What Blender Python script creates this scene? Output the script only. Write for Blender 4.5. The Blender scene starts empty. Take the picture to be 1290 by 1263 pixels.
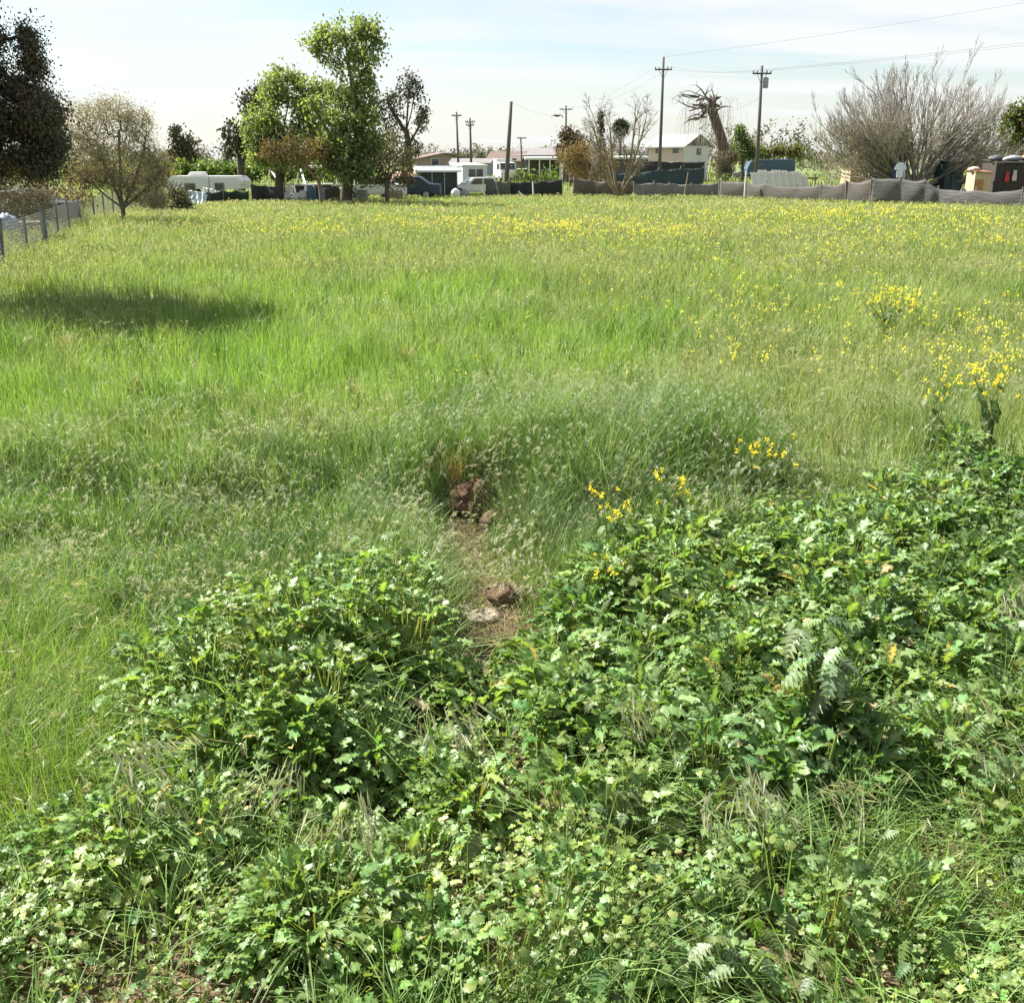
import bpy, math, random
import numpy as np
from mathutils import Vector, Euler
random.seed(11)
rng = np.random.default_rng(11)
R = math.radians
scene = bpy.context.scene
col = scene.collection

# ------------------------------------------------------------------ camera geometry (photo 1290 x 1263)
F = 1333.0; CU, CV = 645.0, 631.5; CAMZ = 2.5
PITCH = math.atan((CV - 200.0) / F)
cp, sp = math.cos(PITCH), math.sin(PITCH)
def pt(u, v, Y):
    """world point seen at photo pixel (u,v) standing Y metres in front of the camera"""
    x = (u - CU) / F; y = -(v - CV) / F
    dy = cp + y * sp; dz = -sp + y * cp
    s = Y / dy
    return Vector((x * s, Y, CAMZ + dz * s))
def ground_pt(u, v, z=0.0):
    x = (u - CU) / F; y = -(v - CV) / F
    dy = cp + y * sp; dz = -sp + y * cp
    s = (z - CAMZ) / dz
    return Vector((x * s, dy * s, z))
def mpp(Y): return (Y * cp + CAMZ * sp) / F
def X(u, Y): return (u - CU) * mpp(Y)
def project(x, y, z):
    dx, dy, dz = x, y, z - CAMZ
    dep = dy * cp - dz * sp
    up = dy * sp + dz * cp
    return CU + F * dx / dep, CV - F * up / dep

# ------------------------------------------------------------------ noise
def _h(ix, iy, seed):
    n = (ix * 374761393 + iy * 668265263 + seed * 974634777) & 0xffffffff
    n = ((n ^ (n >> 13)) * 1274126177) & 0xffffffff
    return ((n ^ (n >> 16)) & 0xffff) / 65535.0
def vn(x, y, s, seed=0):
    x = np.asarray(x, float) / s; y = np.asarray(y, float) / s
    ix = np.floor(x).astype(np.int64); iy = np.floor(y).astype(np.int64)
    fx = x - ix; fy = y - iy
    fx = fx * fx * (3 - 2 * fx); fy = fy * fy * (3 - 2 * fy)
    a = _h(ix, iy, seed); b = _h(ix + 1, iy, seed); c = _h(ix, iy + 1, seed); d = _h(ix + 1, iy + 1, seed)
    return (a * (1 - fx) + b * fx) * (1 - fy) + (c * (1 - fx) + d * fx) * fy
def fbm(x, y, s, seed=0):
    return (vn(x, y, s, seed) * 4 + vn(x, y, s / 2.1, seed + 1) * 2 + vn(x, y, s / 4.3, seed + 2)) / 7
def sstep(a, b, x):
    t = np.clip((np.asarray(x, float) - a) / (b - a), 0, 1)
    return t * t * (3 - 2 * t)

# ------------------------------------------------------------------ materials
def nodes_of(name):
    m = bpy.data.materials.new(name); m.use_nodes = True
    nt = m.node_tree; b = nt.nodes['Principled BSDF']
    return m, nt, b
MATS = {}
def mat(name, c, rough=0.7, var=0.25, scale=6.0, metal=0.0, bump=0.0, c2=None, stretch=(1, 1, 1), spec=0.4):
    """solid material with procedural mottling"""
    if name in MATS: return MATS[name]
    m, nt, b = nodes_of(name)
    tc = nt.nodes.new('ShaderNodeTexCoord')
    mp = nt.nodes.new('ShaderNodeMapping'); mp.inputs['Scale'].default_value = stretch
    nz = nt.nodes.new('ShaderNodeTexNoise'); nz.inputs['Scale'].default_value = scale; nz.inputs['Detail'].default_value = 6; nz.inputs['Roughness'].default_value = 0.65
    rp = nt.nodes.new('ShaderNodeValToRGB')
    d = c2 if c2 else tuple(x * (1 - var) for x in c)
    rp.color_ramp.elements[0].position = 0.3; rp.color_ramp.elements[1].position = 0.68
    rp.color_ramp.elements[0].color = (*d, 1); rp.color_ramp.elements[1].color = (*c, 1)
    L = nt.links.new
    L(tc.outputs['Object'], mp.inputs['Vector']); L(mp.outputs[0], nz.inputs['Vector'])
    L(nz.outputs['Fac'], rp.inputs['Fac']); L(rp.outputs[0], b.inputs['Base Color'])
    b.inputs['Roughness'].default_value = rough; b.inputs['Metallic'].default_value = metal
    b.inputs['Specular IOR Level'].default_value = spec
    if bump:
        bp = nt.nodes.new('ShaderNodeBump'); bp.inputs['Strength'].default_value = bump; bp.inputs['Distance'].default_value = 0.052
        L(nz.outputs['Fac'], bp.inputs['Height']); L(bp.outputs[0], b.inputs['Normal'])
    MATS[name] = m
    return m
def leafmat(name, rough=0.5, trans=0.35, spec=0.4, tint=(1.25, 1.3, 0.6)):
    """foliage: per-leaf colour from attribute 'col', light passing through"""
    if name in MATS: return MATS[name]
    m, nt, b = nodes_of(name); L = nt.links.new
    at = nt.nodes.new('ShaderNodeAttribute'); at.attribute_name = 'col'
    L(at.outputs['Color'], b.inputs['Base Color'])
    b.inputs['Roughness'].default_value = rough; b.inputs['Specular IOR Level'].default_value = spec
    tr = nt.nodes.new('ShaderNodeBsdfTranslucent')
    mx = nt.nodes.new('ShaderNodeMix'); mx.data_type = 'RGBA'; mx.blend_type = 'MULTIPLY'; mx.inputs['Factor'].default_value = 1
    L(at.outputs['Color'], mx.inputs[6]); mx.inputs[7].default_value = (*tint, 1)
    L(mx.outputs[2], tr.inputs['Color'])
    ms = nt.nodes.new('ShaderNodeMixShader'); ms.inputs['Fac'].default_value = trans
    out = nt.nodes['Material Output']
    L(b.outputs[0], ms.inputs[1]); L(tr.outputs[0], ms.inputs[2]); L(ms.outputs[0], out.inputs['Surface'])
    MATS[name] = m
    return m

# ------------------------------------------------------------------ objects, tags
def tag(o, label=None, cat=None, group=None, kind=None):
    if label: o['label'] = label
    if cat: o['category'] = cat
    if group: o['group'] = group
    if kind: o['kind'] = kind
    return o
def thing(name, label, cat, loc, rz=0.0, group=None):
    o = bpy.data.objects.new(name, None); col.objects.link(o)
    o.location = loc; o.rotation_euler = (0, 0, rz); o.empty_display_size = 0.3
    return tag(o, label, cat, group)
def link_mesh(name, me, m, parent=None):
    o = bpy.data.objects.new(name, me); col.objects.link(o)
    if m: me.materials.append(m)
    if parent: o.parent = parent
    return o
def np_mesh(name, V, faces, C=None, smooth=False):
    """V (n,3); faces: list of int arrays (m,k); C (n,3) optional colours"""
    me = bpy.data.meshes.new(name)
    V = np.ascontiguousarray(V, dtype=np.float32)
    faces = [f for f in faces if len(f)]
    me.vertices.add(len(V)); me.vertices.foreach_set('co', V.ravel())
    li = np.concatenate([f.ravel() for f in faces]).astype(np.int32)
    tot = np.concatenate([np.full(len(f), f.shape[1], np.int32) for f in faces])
    st = np.concatenate([[0], np.cumsum(tot)[:-1]]).astype(np.int32)
    me.loops.add(len(li)); me.loops.foreach_set('vertex_index', li)
    me.polygons.add(len(tot)); me.polygons.foreach_set('loop_start', st)
    me.update(calc_edges=True)
    if smooth: me.polygons.foreach_set('use_smooth', np.ones(len(tot), bool))
    if C is not None:
        a = me.attributes.new('col', 'FLOAT_COLOR', 'POINT')
        c4 = np.ones((len(V), 4), np.float32); c4[:, :3] = C
        a.data.foreach_set('color', c4.ravel())
    return me
class Soup:
    """collects big numpy batches into ONE mesh"""
    def __init__(s): s.V = []; s.F = []; s.C = []; s.n = 0
    def add(s, V, F, C=None):
        V = np.asarray(V, float).reshape(-1, 3)
        for f in (F if isinstance(F, list) else [F]): s.F.append(np.asarray(f) + s.n)
        s.V.append(V); s.n += len(V)
        s.C.append(np.zeros((len(V), 3)) if C is None else np.asarray(C, float).reshape(-1, 3))
    def build(s, name, m, parent=None, smooth=False):
        byk = {}
        for f in s.F: byk.setdefault(f.shape[1], []).append(f)
        me = np_mesh(name, np.concatenate(s.V), [np.concatenate(v) for v in byk.values()], np.concatenate(s.C), smooth)
        return link_mesh(name, me, m, parent)
class MB:
    """small hard-surface pieces collected into one mesh"""
    def __init__(s): s.v = []; s.f = []
    def raw(s, v, f):
        n = len(s.v); s.v += [tuple(p) for p in v]; s.f += [tuple(i + n for i in q) for q in f]; return s
    def box(s, c, d, rz=0.0, tilt=(0, 0)):
        e = Euler((tilt[0], tilt[1], rz)).to_matrix(); vs = []
        for sx in (-.5, .5):
            for sy in (-.5, .5):
                for sz in (-.5, .5):
                    vs.append(Vector(c) + e @ Vector((sx * d[0], sy * d[1], sz * d[2])))
        return s.raw(vs, [(0, 1, 3, 2), (4, 6, 7, 5), (0, 4, 5, 1), (2, 3, 7, 6), (0, 2, 6, 4), (1, 5, 7, 3)])
    def prism(s, prof, y0, y1):
        """profile in (x,z) extruded along y"""
        n = len(prof)
        vs = [(x, y0, z) for x, z in prof] + [(x, y1, z) for x, z in prof]
        fs = [tuple(range(n)), tuple(range(2 * n - 1, n - 1, -1))]
        fs += [(i, i + n, (i + 1) % n + n, (i + 1) % n) for i in range(n)]
        return s.raw(vs, fs)
    def prismx(s, prof, x0, x1):
        n = len(prof)
        vs = [(x0, y, z) for y, z in prof] + [(x1, y, z) for y, z in prof]
        fs = [tuple(range(n - 1, -1, -1)), tuple(range(n, 2 * n))]
        fs += [(i, (i + 1) % n, (i + 1) % n + n, i + n) for i in range(n)]
        return s.raw(vs, fs)
    def tube(s, pts, r, n=6):
        pts = [Vector(p) for p in pts]
        rr = r if isinstance(r, (list, tuple)) else [r] * len(pts)
        vs = []; fs = []
        for i, p in enumerate(pts):
            t = (pts[min(i + 1, len(pts) - 1)] - pts[max(i - 1, 0)]).normalized()
            a = t.cross(Vector((0, 1, 0.02)) if abs(t.y) < 0.9 else Vector((1, 0, 0))).normalized(); b = t.cross(a)
            for k in range(n):
                th = 2 * math.pi * k / n
                vs.append(p + (a * math.cos(th) + b * math.sin(th)) * rr[i])
        for i in range(len(pts) - 1):
            for k in range(n):
                fs.append((i * n + k, i * n + (k + 1) % n, (i + 1) * n + (k + 1) % n, (i + 1) * n + k))
        fs.append(tuple(range(n - 1, -1, -1))); fs.append(tuple(range((len(pts) - 1) * n, len(pts) * n)))
        return s.raw(vs, fs)
    def lathe(s, prof, c=(0, 0, 0), n=14, axis='z'):
        vs = []; fs = []
        for r, z in prof:
            for k in range(n):
                th = 2 * math.pi * k / n
                q = (r * math.cos(th), r * math.sin(th), z)
                if axis == 'y': q = (q[0], q[2], q[1])
                vs.append((q[0] + c[0], q[1] + c[1], q[2] + c[2]))
        for i in range(len(prof) - 1):
            for k in range(n):
                fs.append((i * n + k, i * n + (k + 1) % n, (i + 1) * n + (k + 1) % n, (i + 1) * n + k))
        fs.append(tuple(range(n - 1, -1, -1))); fs.append(tuple(range((len(prof) - 1) * n, len(prof) * n)))
        return s.raw(vs, fs)
    def build(s, name, m, parent=None, bevel=0.0, smooth=False):
        me = bpy.data.meshes.new(name); me.from_pydata(s.v, [], s.f); me.update()
        if smooth:
            me.polygons.foreach_set('use_smooth', np.ones(len(me.polygons), bool))
        o = link_mesh(name, me, m, parent)
        if bevel:
            b = o.modifiers.new('bevel', 'BEVEL'); b.width = bevel; b.segments = 2; b.limit_method = 'ANGLE'
        return o

# ------------------------------------------------------------------ numpy plant kit
def unit(a): return a / (np.linalg.norm(a, axis=-1, keepdims=True) + 1e-9)
def tubes(P, Rd, n=4):
    """P (M,K,3), Rd (M,K) -> V, F"""
    M, K, _ = P.shape
    T = np.empty_like(P); T[:, 1:-1] = P[:, 2:] - P[:, :-2]; T[:, 0] = P[:, 1] - P[:, 0]; T[:, -1] = P[:, -1] - P[:, -2]
    T = unit(T)
    ref = np.where(np.abs(T[:, :1, 2:3]) > 0.8, np.array([1., 0.1, 0]), np.array([0.1, 0.05, 1.]))
    A = unit(np.cross(T, ref)); B = np.cross(T, A)
    th = np.arange(n) * 2 * np.pi / n
    V = P[:, :, None] + Rd[:, :, None, None] * (A[:, :, None] * np.cos(th)[None, None, :, None] + B[:, :, None] * np.sin(th)[None, None, :, None])
    idx = np.arange(M * K * n).reshape(M, K, n)
    a = idx[:, :-1]; b = np.roll(a, -1, axis=2); c = idx[:, 1:]; d = np.roll(c, -1, axis=2)
    return V.reshape(-1, 3), np.stack([a, b, d, c], -1).reshape(-1, 4)
def ribbons(P, W, side):
    """P (M,K,3) centre line, W (M,K) half widths, side (M,3)"""
    M, K, _ = P.shape
    o = side[:, None, :] * W[:, :, None]
    V = np.stack([P - o, P + o], 2)
    idx = np.arange(M * K * 2).reshape(M, K, 2)
    F = np.stack([idx[:, :-1, 0], idx[:, :-1, 1], idx[:, 1:, 1], idx[:, 1:, 0]], -1).reshape(-1, 4)
    return V.reshape(-1, 3), F
def blades(base, h, ang, lean, w, K=4, droop=0.25):
    """curved grass blades; returns centre lines, widths, sides"""
    t = np.linspace(0, 1, K)[None, :]
    d = np.stack([np.cos(ang), np.sin(ang), np.zeros_like(ang)], -1)
    up = h[:, None] * (t - droop * lean[:, None] * t ** 2.5)
    out = (h * lean)[:, None] * t ** 1.8
    P = base[:, None, :] + d[:, None, :] * out[:, :, None]
    P[:, :, 2] += up
    W = w[:, None] * (1 - 0.92 * t ** 1.6) * 0.5
    sa = ang + np.pi / 2 + rng.normal(0, 0.5, len(ang))
    side = np.stack([np.cos(sa), np.sin(sa), rng.normal(0, .2, len(ang))], -1)
    return P, W, unit(side)
def basis(nrm, head):
    z = unit(nrm); x = unit(np.cross(np.stack([-np.sin(head), np.cos(head), np.zeros_like(head)], -1), z)); y = np.cross(z, x)
    return np.stack([x, y, z], -1)
def stamp(T, TF, pos, nrm, scale, head=None):
    """template verts T (k,3) faces TF placed at pos"""
    M = len(pos)
    if head is None: head = rng.uniform(0, 6.283, M)
    B = basis(nrm, head)
    V = np.einsum('mij,kj->mki', B, T) * (scale[:, None, None] if scale.ndim == 1 else scale[:, None, :]) + pos[:, None, :]
    k = len(T)
    F = [(np.asarray(f)[None] + (np.arange(M) * k)[:, None, None]).reshape(-1, np.asarray(f).shape[1]) for f in TF]
    return V.reshape(-1, 3), F
def percol(C, k): return np.repeat(C, k, axis=0)
def randcol(base, M, v=0.25, hue=0.12):
    b = np.array(base)[None]
    c = b * rng.uniform(1 - v, 1 + v, (M, 1)) * (1 + rng.normal(0, hue, (M, 3)) * np.array([1, .35, .8]))
    return np.clip(c, 0.004, 0.9)
def mixcol(c1, c2, t): return np.array(c1)[None] * (1 - t[:, None]) + np.array(c2)[None] * t[:, None]
exec_templates = {}
def lobed(nl=6, k=18, notch=0.22, cup=0.12, wave=0.10, seed=0):
    """round, lobed, crinkled mallow leaf of unit radius; stalk at origin edge"""
    r_ = np.random.default_rng(seed)
    th = np.linspace(-math.pi * .93, math.pi * .93, k)
    rr = (1 - notch * (0.5 + 0.5 * np.cos(th * nl))) * (0.86 + .14 * np.cos(th)) * (1 + r_.normal(0, .05, k))
    rim = np.stack([rr * np.cos(th) * 1.0, rr * np.sin(th), cup * rr ** 2 + wave * np.sin(th * nl + .5) * rr + r_.normal(0, .04, k)], -1)
    mid = np.stack([.5 * rr * np.cos(th), .5 * rr * np.sin(th), cup * .1 - .05 * np.cos(th * nl) + r_.normal(0, .03, k)], -1)
    T = np.concatenate([[[0, 0, 0]], mid, rim])
    tri = np.array([[0, 1 + i, 2 + i] for i in range(k - 1)])
    quad = np.array([[1 + i, 1 + k + i, 2 + k + i, 2 + i] for i in range(k - 1)])
    return T, [tri, quad]
def pinnate(k=7, seed=0, spiny=0.45, arch=0.35):
    """long lobed (thistle / mustard) leaf of unit length along +x"""
    r_ = np.random.default_rng(seed)
    xs = np.linspace(0, 1, 2 * k + 1)
    env = np.sin(np.clip(xs * 1.0, 0, 1) ** 0.75 * math.pi) * .26 + 0.02
    w = env * np.where(np.arange(2 * k + 1) % 2 == 0, 1 - spiny, 1 + .25) * (1 + r_.normal(0, .12, 2 * k + 1))
    w[-1] = .01
    z = -arch * xs ** 2 + .18 * xs
    ctr = np.stack([xs, 0 * xs, z], -1)
    zz = z + .10 * np.where(np.arange(2 * k + 1) % 2 == 0, 1, -.6) + r_.normal(0, .03, 2 * k + 1)
    lf = np.stack([xs + .04, w, zz], -1); rt = np.stack([xs + .04, -w, zz[::1] * .95], -1)
    n = 2 * k + 1
    T = np.concatenate([ctr, lf, rt])
    q = [[i, i + 1, n + i + 1, n + i] for i in range(n - 1)] + [[i, 2 * n + i, 2 * n + i + 1, i + 1] for i in range(n - 1)]
    return T, [np.array(q)]
def ruffle(seed=0, lobes=3, width=.34, arch=.55, wave=.10, n=10):
    """oblong lobed leaf with curled, wavy margin, unit length along +x"""
    r_ = np.random.default_rng(seed)
    xs = np.linspace(0, 1, n); env = width * np.sin(np.clip(xs * .93 + .07, 0, 1) ** 1.15 * math.pi) ** .8 + .012
    z0 = .22 * xs - arch * xs ** 2
    rows = []
    for s in (-1, -.55, 0, .55, 1):
        ph = r_.uniform(0, 6.28)
        lob = 1 - (.42 * (.5 + .5 * np.cos(xs * lobes * 2 * math.pi + .6)) if abs(s) == 1 else 0) + r_.normal(0, .06, n) * abs(s)
        y = s * env * lob
        z = z0 + wave * abs(s) * np.sin(xs * lobes * 2 * math.pi * 1.1 + ph) + .10 * abs(s) ** 1.5 * (1 if seed % 2 else -.3) + r_.normal(0, .015, n)
        rows.append(np.stack([xs + .05 * abs(s), y, z], -1))
    T = np.concatenate(rows)
    q = [[r * n + i, r * n + i + 1, (r + 1) * n + i + 1, (r + 1) * n + i] for r in range(4) for i in range(n - 1)]
    return T, [np.array(q)]
DIAM = (np.array([[0, 0, 0], [.5, .22, .04], [1, 0, -.02], [.5, -.22, .04]]), [np.array([[0, 1, 2, 3]])])
LEAFQ = (np.array([[0, 0, 0], [.45, .32, .10], [1, 0, -.06], [.45, -.32, .10]]), [np.array([[0, 1, 2]]), np.array([[0, 2, 3]])])

# ------------------------------------------------------------------ render, world, sun, camera
scene.render.engine = 'CYCLES'
scene.render.resolution_x = 1024; scene.render.resolution_y = 1002
scene.view_settings.view_transform = 'Standard'; scene.view_settings.look = 'None'
scene.view_settings.exposure = 1.6; scene.view_settings.gamma = 1
cam_d = bpy.data.cameras.new('camera'); cam = bpy.data.objects.new('camera', cam_d); col.objects.link(cam)
cam.location = (0, 0, CAMZ); cam.rotation_euler = (math.pi / 2 - PITCH, 0, 0)
cam_d.sensor_width = 36; cam_d.lens = 36 * F / 1290; cam_d.clip_end = 6000; cam_d.clip_start = 0.052
scene.camera = cam
EL = R(47); BACK = R(31)     # sun: from the left, a little behind the scene
sdir = Vector((-math.cos(EL) * math.cos(BACK), math.cos(EL) * math.sin(BACK), math.sin(EL)))
sd = bpy.data.lights.new('sun', 'SUN'); sd.energy = 5.0; sd.angle = R(0.53); sd.color = (1, 0.955, 0.88)
so = bpy.data.objects.new('sun', sd); col.objects.link(so); so.rotation_euler = sdir.to_track_quat('Z', 'Y').to_euler(); so.location = (-20, 10, 30)
w = bpy.data.worlds.new('World'); scene.world = w; w.use_nodes = True
nt = w.node_tree; L = nt.links.new; bg = nt.nodes['Background']
sky = nt.nodes.new('ShaderNodeTexSky'); sky.sky_type = 'NISHITA'; sky.sun_disc = False
sky.sun_elevation = EL; sky.sun_rotation = math.atan2(sdir.x, sdir.y); sky.air_density = 1.0; sky.dust_density = 0.7; sky.ozone_density = 1.2
tc = nt.nodes.new('ShaderNodeTexCoord'); sep = nt.nodes.new('ShaderNodeSeparateXYZ'); L(tc.outputs['Generated'], sep.inputs[0])
az = nt.nodes.new('ShaderNodeMath'); az.operation = 'ADD'; az.inputs[1].default_value = 0.16; L(sep.outputs['Z'], az.inputs[0])
mxz = nt.nodes.new('ShaderNodeMath'); mxz.operation = 'MAXIMUM'; mxz.inputs[1].default_value = 0.05; L(az.outputs[0], mxz.inputs[0])
dv = []
for ch in 'XY':
    q = nt.nodes.new('ShaderNodeMath'); q.operation = 'DIVIDE'; L(sep.outputs[ch], q.inputs[0]); L(mxz.outputs[0], q.inputs[1]); dv.append(q)
cmb = nt.nodes.new('ShaderNodeCombineXYZ'); L(dv[0].outputs[0], cmb.inputs[0]); L(dv[1].outputs[0], cmb.inputs[1])
mp = nt.nodes.new('ShaderNodeMapping'); mp.inputs['Rotation'].default_value = (0, 0, R(9)); mp.inputs['Scale'].default_value = (0.38, 1.5, 1); mp.inputs['Location'].default_value = (3.1, 1.3, 0); L(cmb.outputs[0], mp.inputs[0])
nz = nt.nodes.new('ShaderNodeTexNoise'); nz.inputs['Scale'].default_value = 1.15; nz.inputs['Detail'].default_value = 9; nz.inputs['Roughness'].default_value = 0.56; nz.inputs['Distortion'].default_value = 0.5; L(mp.outputs[0], nz.inputs['Vector'])
rp = nt.nodes.new('ShaderNodeValToRGB'); rp.color_ramp.elements[0].position = 0.40; rp.color_ramp.elements[1].position = 0.60
rp.color_ramp.elements[0].color = (.08, .08, .08, 1); rp.color_ramp.elements[1].color = (.97, .97, .97, 1); L(nz.outputs['Fac'], rp.inputs['Fac'])
mx = nt.nodes.new('ShaderNodeMix'); mx.data_type = 'RGBA'; hz_ = nt.nodes.new('ShaderNodeMapRange'); L(sep.outputs['Z'], hz_.inputs[0]); hz_.inputs[1].default_value = -.02; hz_.inputs[2].default_value = .10; hz_.inputs[3].default_value = .93; hz_.inputs[4].default_value = 0
mxf = nt.nodes.new('ShaderNodeMath'); mxf.operation = 'MAXIMUM'; L(rp.outputs[0], mxf.inputs[0]); L(hz_.outputs[0], mxf.inputs[1])
L(mxf.outputs[0], mx.inputs['Factor']); L(sky.outputs[0], mx.inputs[6]); mx.inputs[7].default_value = (6.15, 6.35, 6.42, 1)
L(mx.outputs[2], bg.inputs['Color']); bg.inputs['Strength'].default_value = 0.052

# ------------------------------------------------------------------ ground
def gz(x, y):
    x = np.asarray(x, float); y = np.asarray(y, float)
    near = 1 - sstep(-.45, .45, y - (8.5 + .35 * (vn(x, 0 * x, 1.3, 5) - .5)))
    far = sstep(12, 30, y)
    trench = np.exp(-((x + 0.24) / .32) ** 2) * sstep(5.4, 6.0, y) * (1 - sstep(8.3, 8.7, y))
    return -.28 * near + (fbm(x, y, 2.2, 3) - .5) * .16 * (1 - .5 * far) - .08 * trench + .15 * (fbm(x, y, 14, 9) - .5) * far
def pathmask(x, y):
    cx = -.355 + (8.2 - y) * .10 + .06 * np.sin(y * 3.1)
    wd = .15 + .08 * vn(x, y, .5, 8)
    bare = np.exp(-((y - 8.2) / .45) ** 2) + np.exp(-((y - 6.35) / .38) ** 2)
    return (1 - sstep(wd * .6, wd * 1.25, np.abs(x - cx))) * sstep(5.8, 6.1, y) * (1 - sstep(8.5, 8.8, y)) * np.clip(.5 + .55 * bare, 0, 1)
def pathwide(x, y):
    cx = -.355 + (8.2 - y) * .10 + .06 * np.sin(y * 3.1)
    return np.exp(-((x - cx - .06) / .36) ** 2) * sstep(5.4, 6.0, y) * (1 - sstep(8.4, 8.8, y))
m, nt, b = nodes_of('ground_soil_and_turf'); L = nt.links.new
tc = nt.nodes.new('ShaderNodeTexCoord')
n1 = nt.nodes.new('ShaderNodeTexNoise'); n1.inputs['Scale'].default_value = 1.1; n1.inputs['Detail'].default_value = 9; n1.inputs['Roughness'].default_value = .7
n2 = nt.nodes.new('ShaderNodeTexNoise'); n2.inputs['Scale'].default_value = 38; n2.inputs['Detail'].default_value = 5
L(tc.outputs['Object'], n1.inputs['Vector']); L(tc.outputs['Object'], n2.inputs['Vector'])
r1 = nt.nodes.new('ShaderNodeValToRGB'); e = r1.color_ramp.elements
e[0].position = .32; e[0].color = (.10, .13, .045, 1); e[1].position = .7; e[1].color = (.20, .24, .10, 1)
x_ = e.new(.52); x_.color = (.16, .20, .08, 1)
L(n1.outputs['Fac'], r1.inputs['Fac'])
r2 = nt.nodes.new('ShaderNodeValToRGB'); e = r2.color_ramp.elements
e[0].position = .35; e[0].color = (.055, .036, .022, 1); e[1].position = .72; e[1].color = (.21, .15, .095, 1)
L(n2.outputs['Fac'], r2.inputs['Fac'])
at = nt.nodes.new('ShaderNodeAttribute'); at.attribute_name = 'col'
mx = nt.nodes.new('ShaderNodeMix'); mx.data_type = 'RGBA'; L(at.outputs['Fac'], mx.inputs['Factor']); L(r1.outputs[0], mx.inputs[6]); L(r2.outputs[0], mx.inputs[7])
L(mx.outputs[2], b.inputs['Base Color']); b.inputs['Roughness'].default_value = .95; b.inputs['Specular IOR Level'].default_value = .1
bp = nt.nodes.new('ShaderNodeBump'); bp.inputs['Distance'].default_value = .04; bp.inputs['Strength'].default_value = .7; L(n2.outputs['Fac'], bp.inputs['Height']); L(bp.outputs[0], b.inputs['Normal'])
ys = np.concatenate([np.arange(-6, 2, .5), np.arange(2, 10, .07), np.arange(10, 30, .5), np.arange(30, 100, 2.5), np.geomspace(100, 3000, 40)])
xs_ = np.concatenate([-np.geomspace(3000, 40, 30), np.arange(-38, -5, 1.5), np.arange(-5, 5, .1), np.arange(5, 39, 1.5), np.geomspace(40, 3000, 30)])
GX, GY = np.meshgrid(xs_, ys)
GZ = gz(GX, GY)
soil = np.clip(1 - sstep(7.4, 9.0, GY), 0, 1) * .9; soil = np.maximum(soil, pathmask(GX, GY))
idx = np.arange(GX.size).reshape(GX.shape)
me = np_mesh('ground', np.stack([GX, GY, GZ], -1).reshape(-1, 3), [np.stack([idx[:-1, :-1], idx[:-1, 1:], idx[1:, 1:], idx[1:, :-1]], -1).reshape(-1, 4)], np.repeat(soil.reshape(-1, 1), 3, 1), True)
tag(link_mesh('ground', me, m), kind='structure')
# ------------------------------------------------------------------ ground cover (nobody could count it: one object per kind, kind = stuff)
def scatter(y0, y1, dens, dmax, extra=1.2):
    """random ground points between y0 and y1; dens(x,y,u,v) per square metre, dmax(y0,y1) its upper bound"""
    out = []
    edges = [y0]
    while edges[-1] < y1: edges.append(min(y1, edges[-1] * 1.12 + .1))
    for a, b_ in zip(edges[:-1], edges[1:]):
        hw = .5 * b_ + extra
        dm = dmax(a)
        n = int(dm * 2 * hw * (b_ - a))
        x = rng.uniform(-hw, hw, n); y = rng.uniform(a, b_, n)
        u, v = project(x, y, .12)
        k = rng.uniform(0, 1, n) * dm < dens(x, y, u, v)
        out.append(np.stack([x[k], y[k]], -1))
    p = np.concatenate(out)
    return p[:, 0], p[:, 1]
def sig(t): return 1 / (1 + np.exp(-np.clip(t, -30, 30)))
def soft(u, v, u0, u1, v0, v1, s=25):
    return sig((u - u0) / s) * sig((u1 - u) / s) * sig((v - v0) / s) * sig((v1 - v) / s)
def blob(x, y, u, v, r, z=.1):
    c = ground_pt(u, v, z)
    return np.exp(-((x - c.x) ** 2 + (y - c.y) ** 2) / (r * r))
def mallow_zone(u, v, x, y):
    vb = np.interp(u, [-400, 150, 200, 300, 535, 560, 650, 690, 760, 900, 1290, 1800], [1000, 980, 745, 705, 690, 790, 800, 705, 655, 612, 590, 585])
    k = sig((v - vb + 40 * (vn(x, y, .35, 41) - .5)) / 10)
    gr = soft(u, v, 1070, 2000, 880, 1085)
    gl = soft(u, v, -900, 150, 960, 1290, 30)
    return k * (1 - .8 * gr) * (1 - .15 * gl) * (1 - pathmask(x, y))
def tall_zone(u, v, x, y):
    vt = np.interp(u, [-400, 0, 480, 560, 960, 1010, 1290, 1800], [566, 566, 556, 520, 520, 575, 598, 598])
    vb = np.interp(u, [-400, 150, 200, 300, 535, 560, 650, 690, 760, 900, 1290, 1800], [735, 725, 745, 715, 700, 705, 700, 700, 665, 620, 600, 595])
    return sig((v - vt + 30 * (vn(x, y, .6, 43) - .5)) / 8) * sig((vb - v + 30 * (vn(x, y, .5, 44) - .5)) / 9) * (1 - pathmask(x, y))
def hollow(x, y):
    k = 0
    for u, v, r in ((490, 960, .22), (345, 1180, .17), (320, 965, .12), (590, 850, .2), (690, 905, .12), (880, 1130, .14), (1060, 925, .12), (560, 1160, .11), (975, 720, .11), (1200, 770, .11), (870, 965, .10), (840, 775, .1), (470, 1040, .12), (750, 1000, .1), (980, 1180, .1), (200, 1170, .1), (1120, 690, .1)):
        k = k + blob(x, y, u, v, r)
    return np.clip(k, 0, 1)
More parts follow.
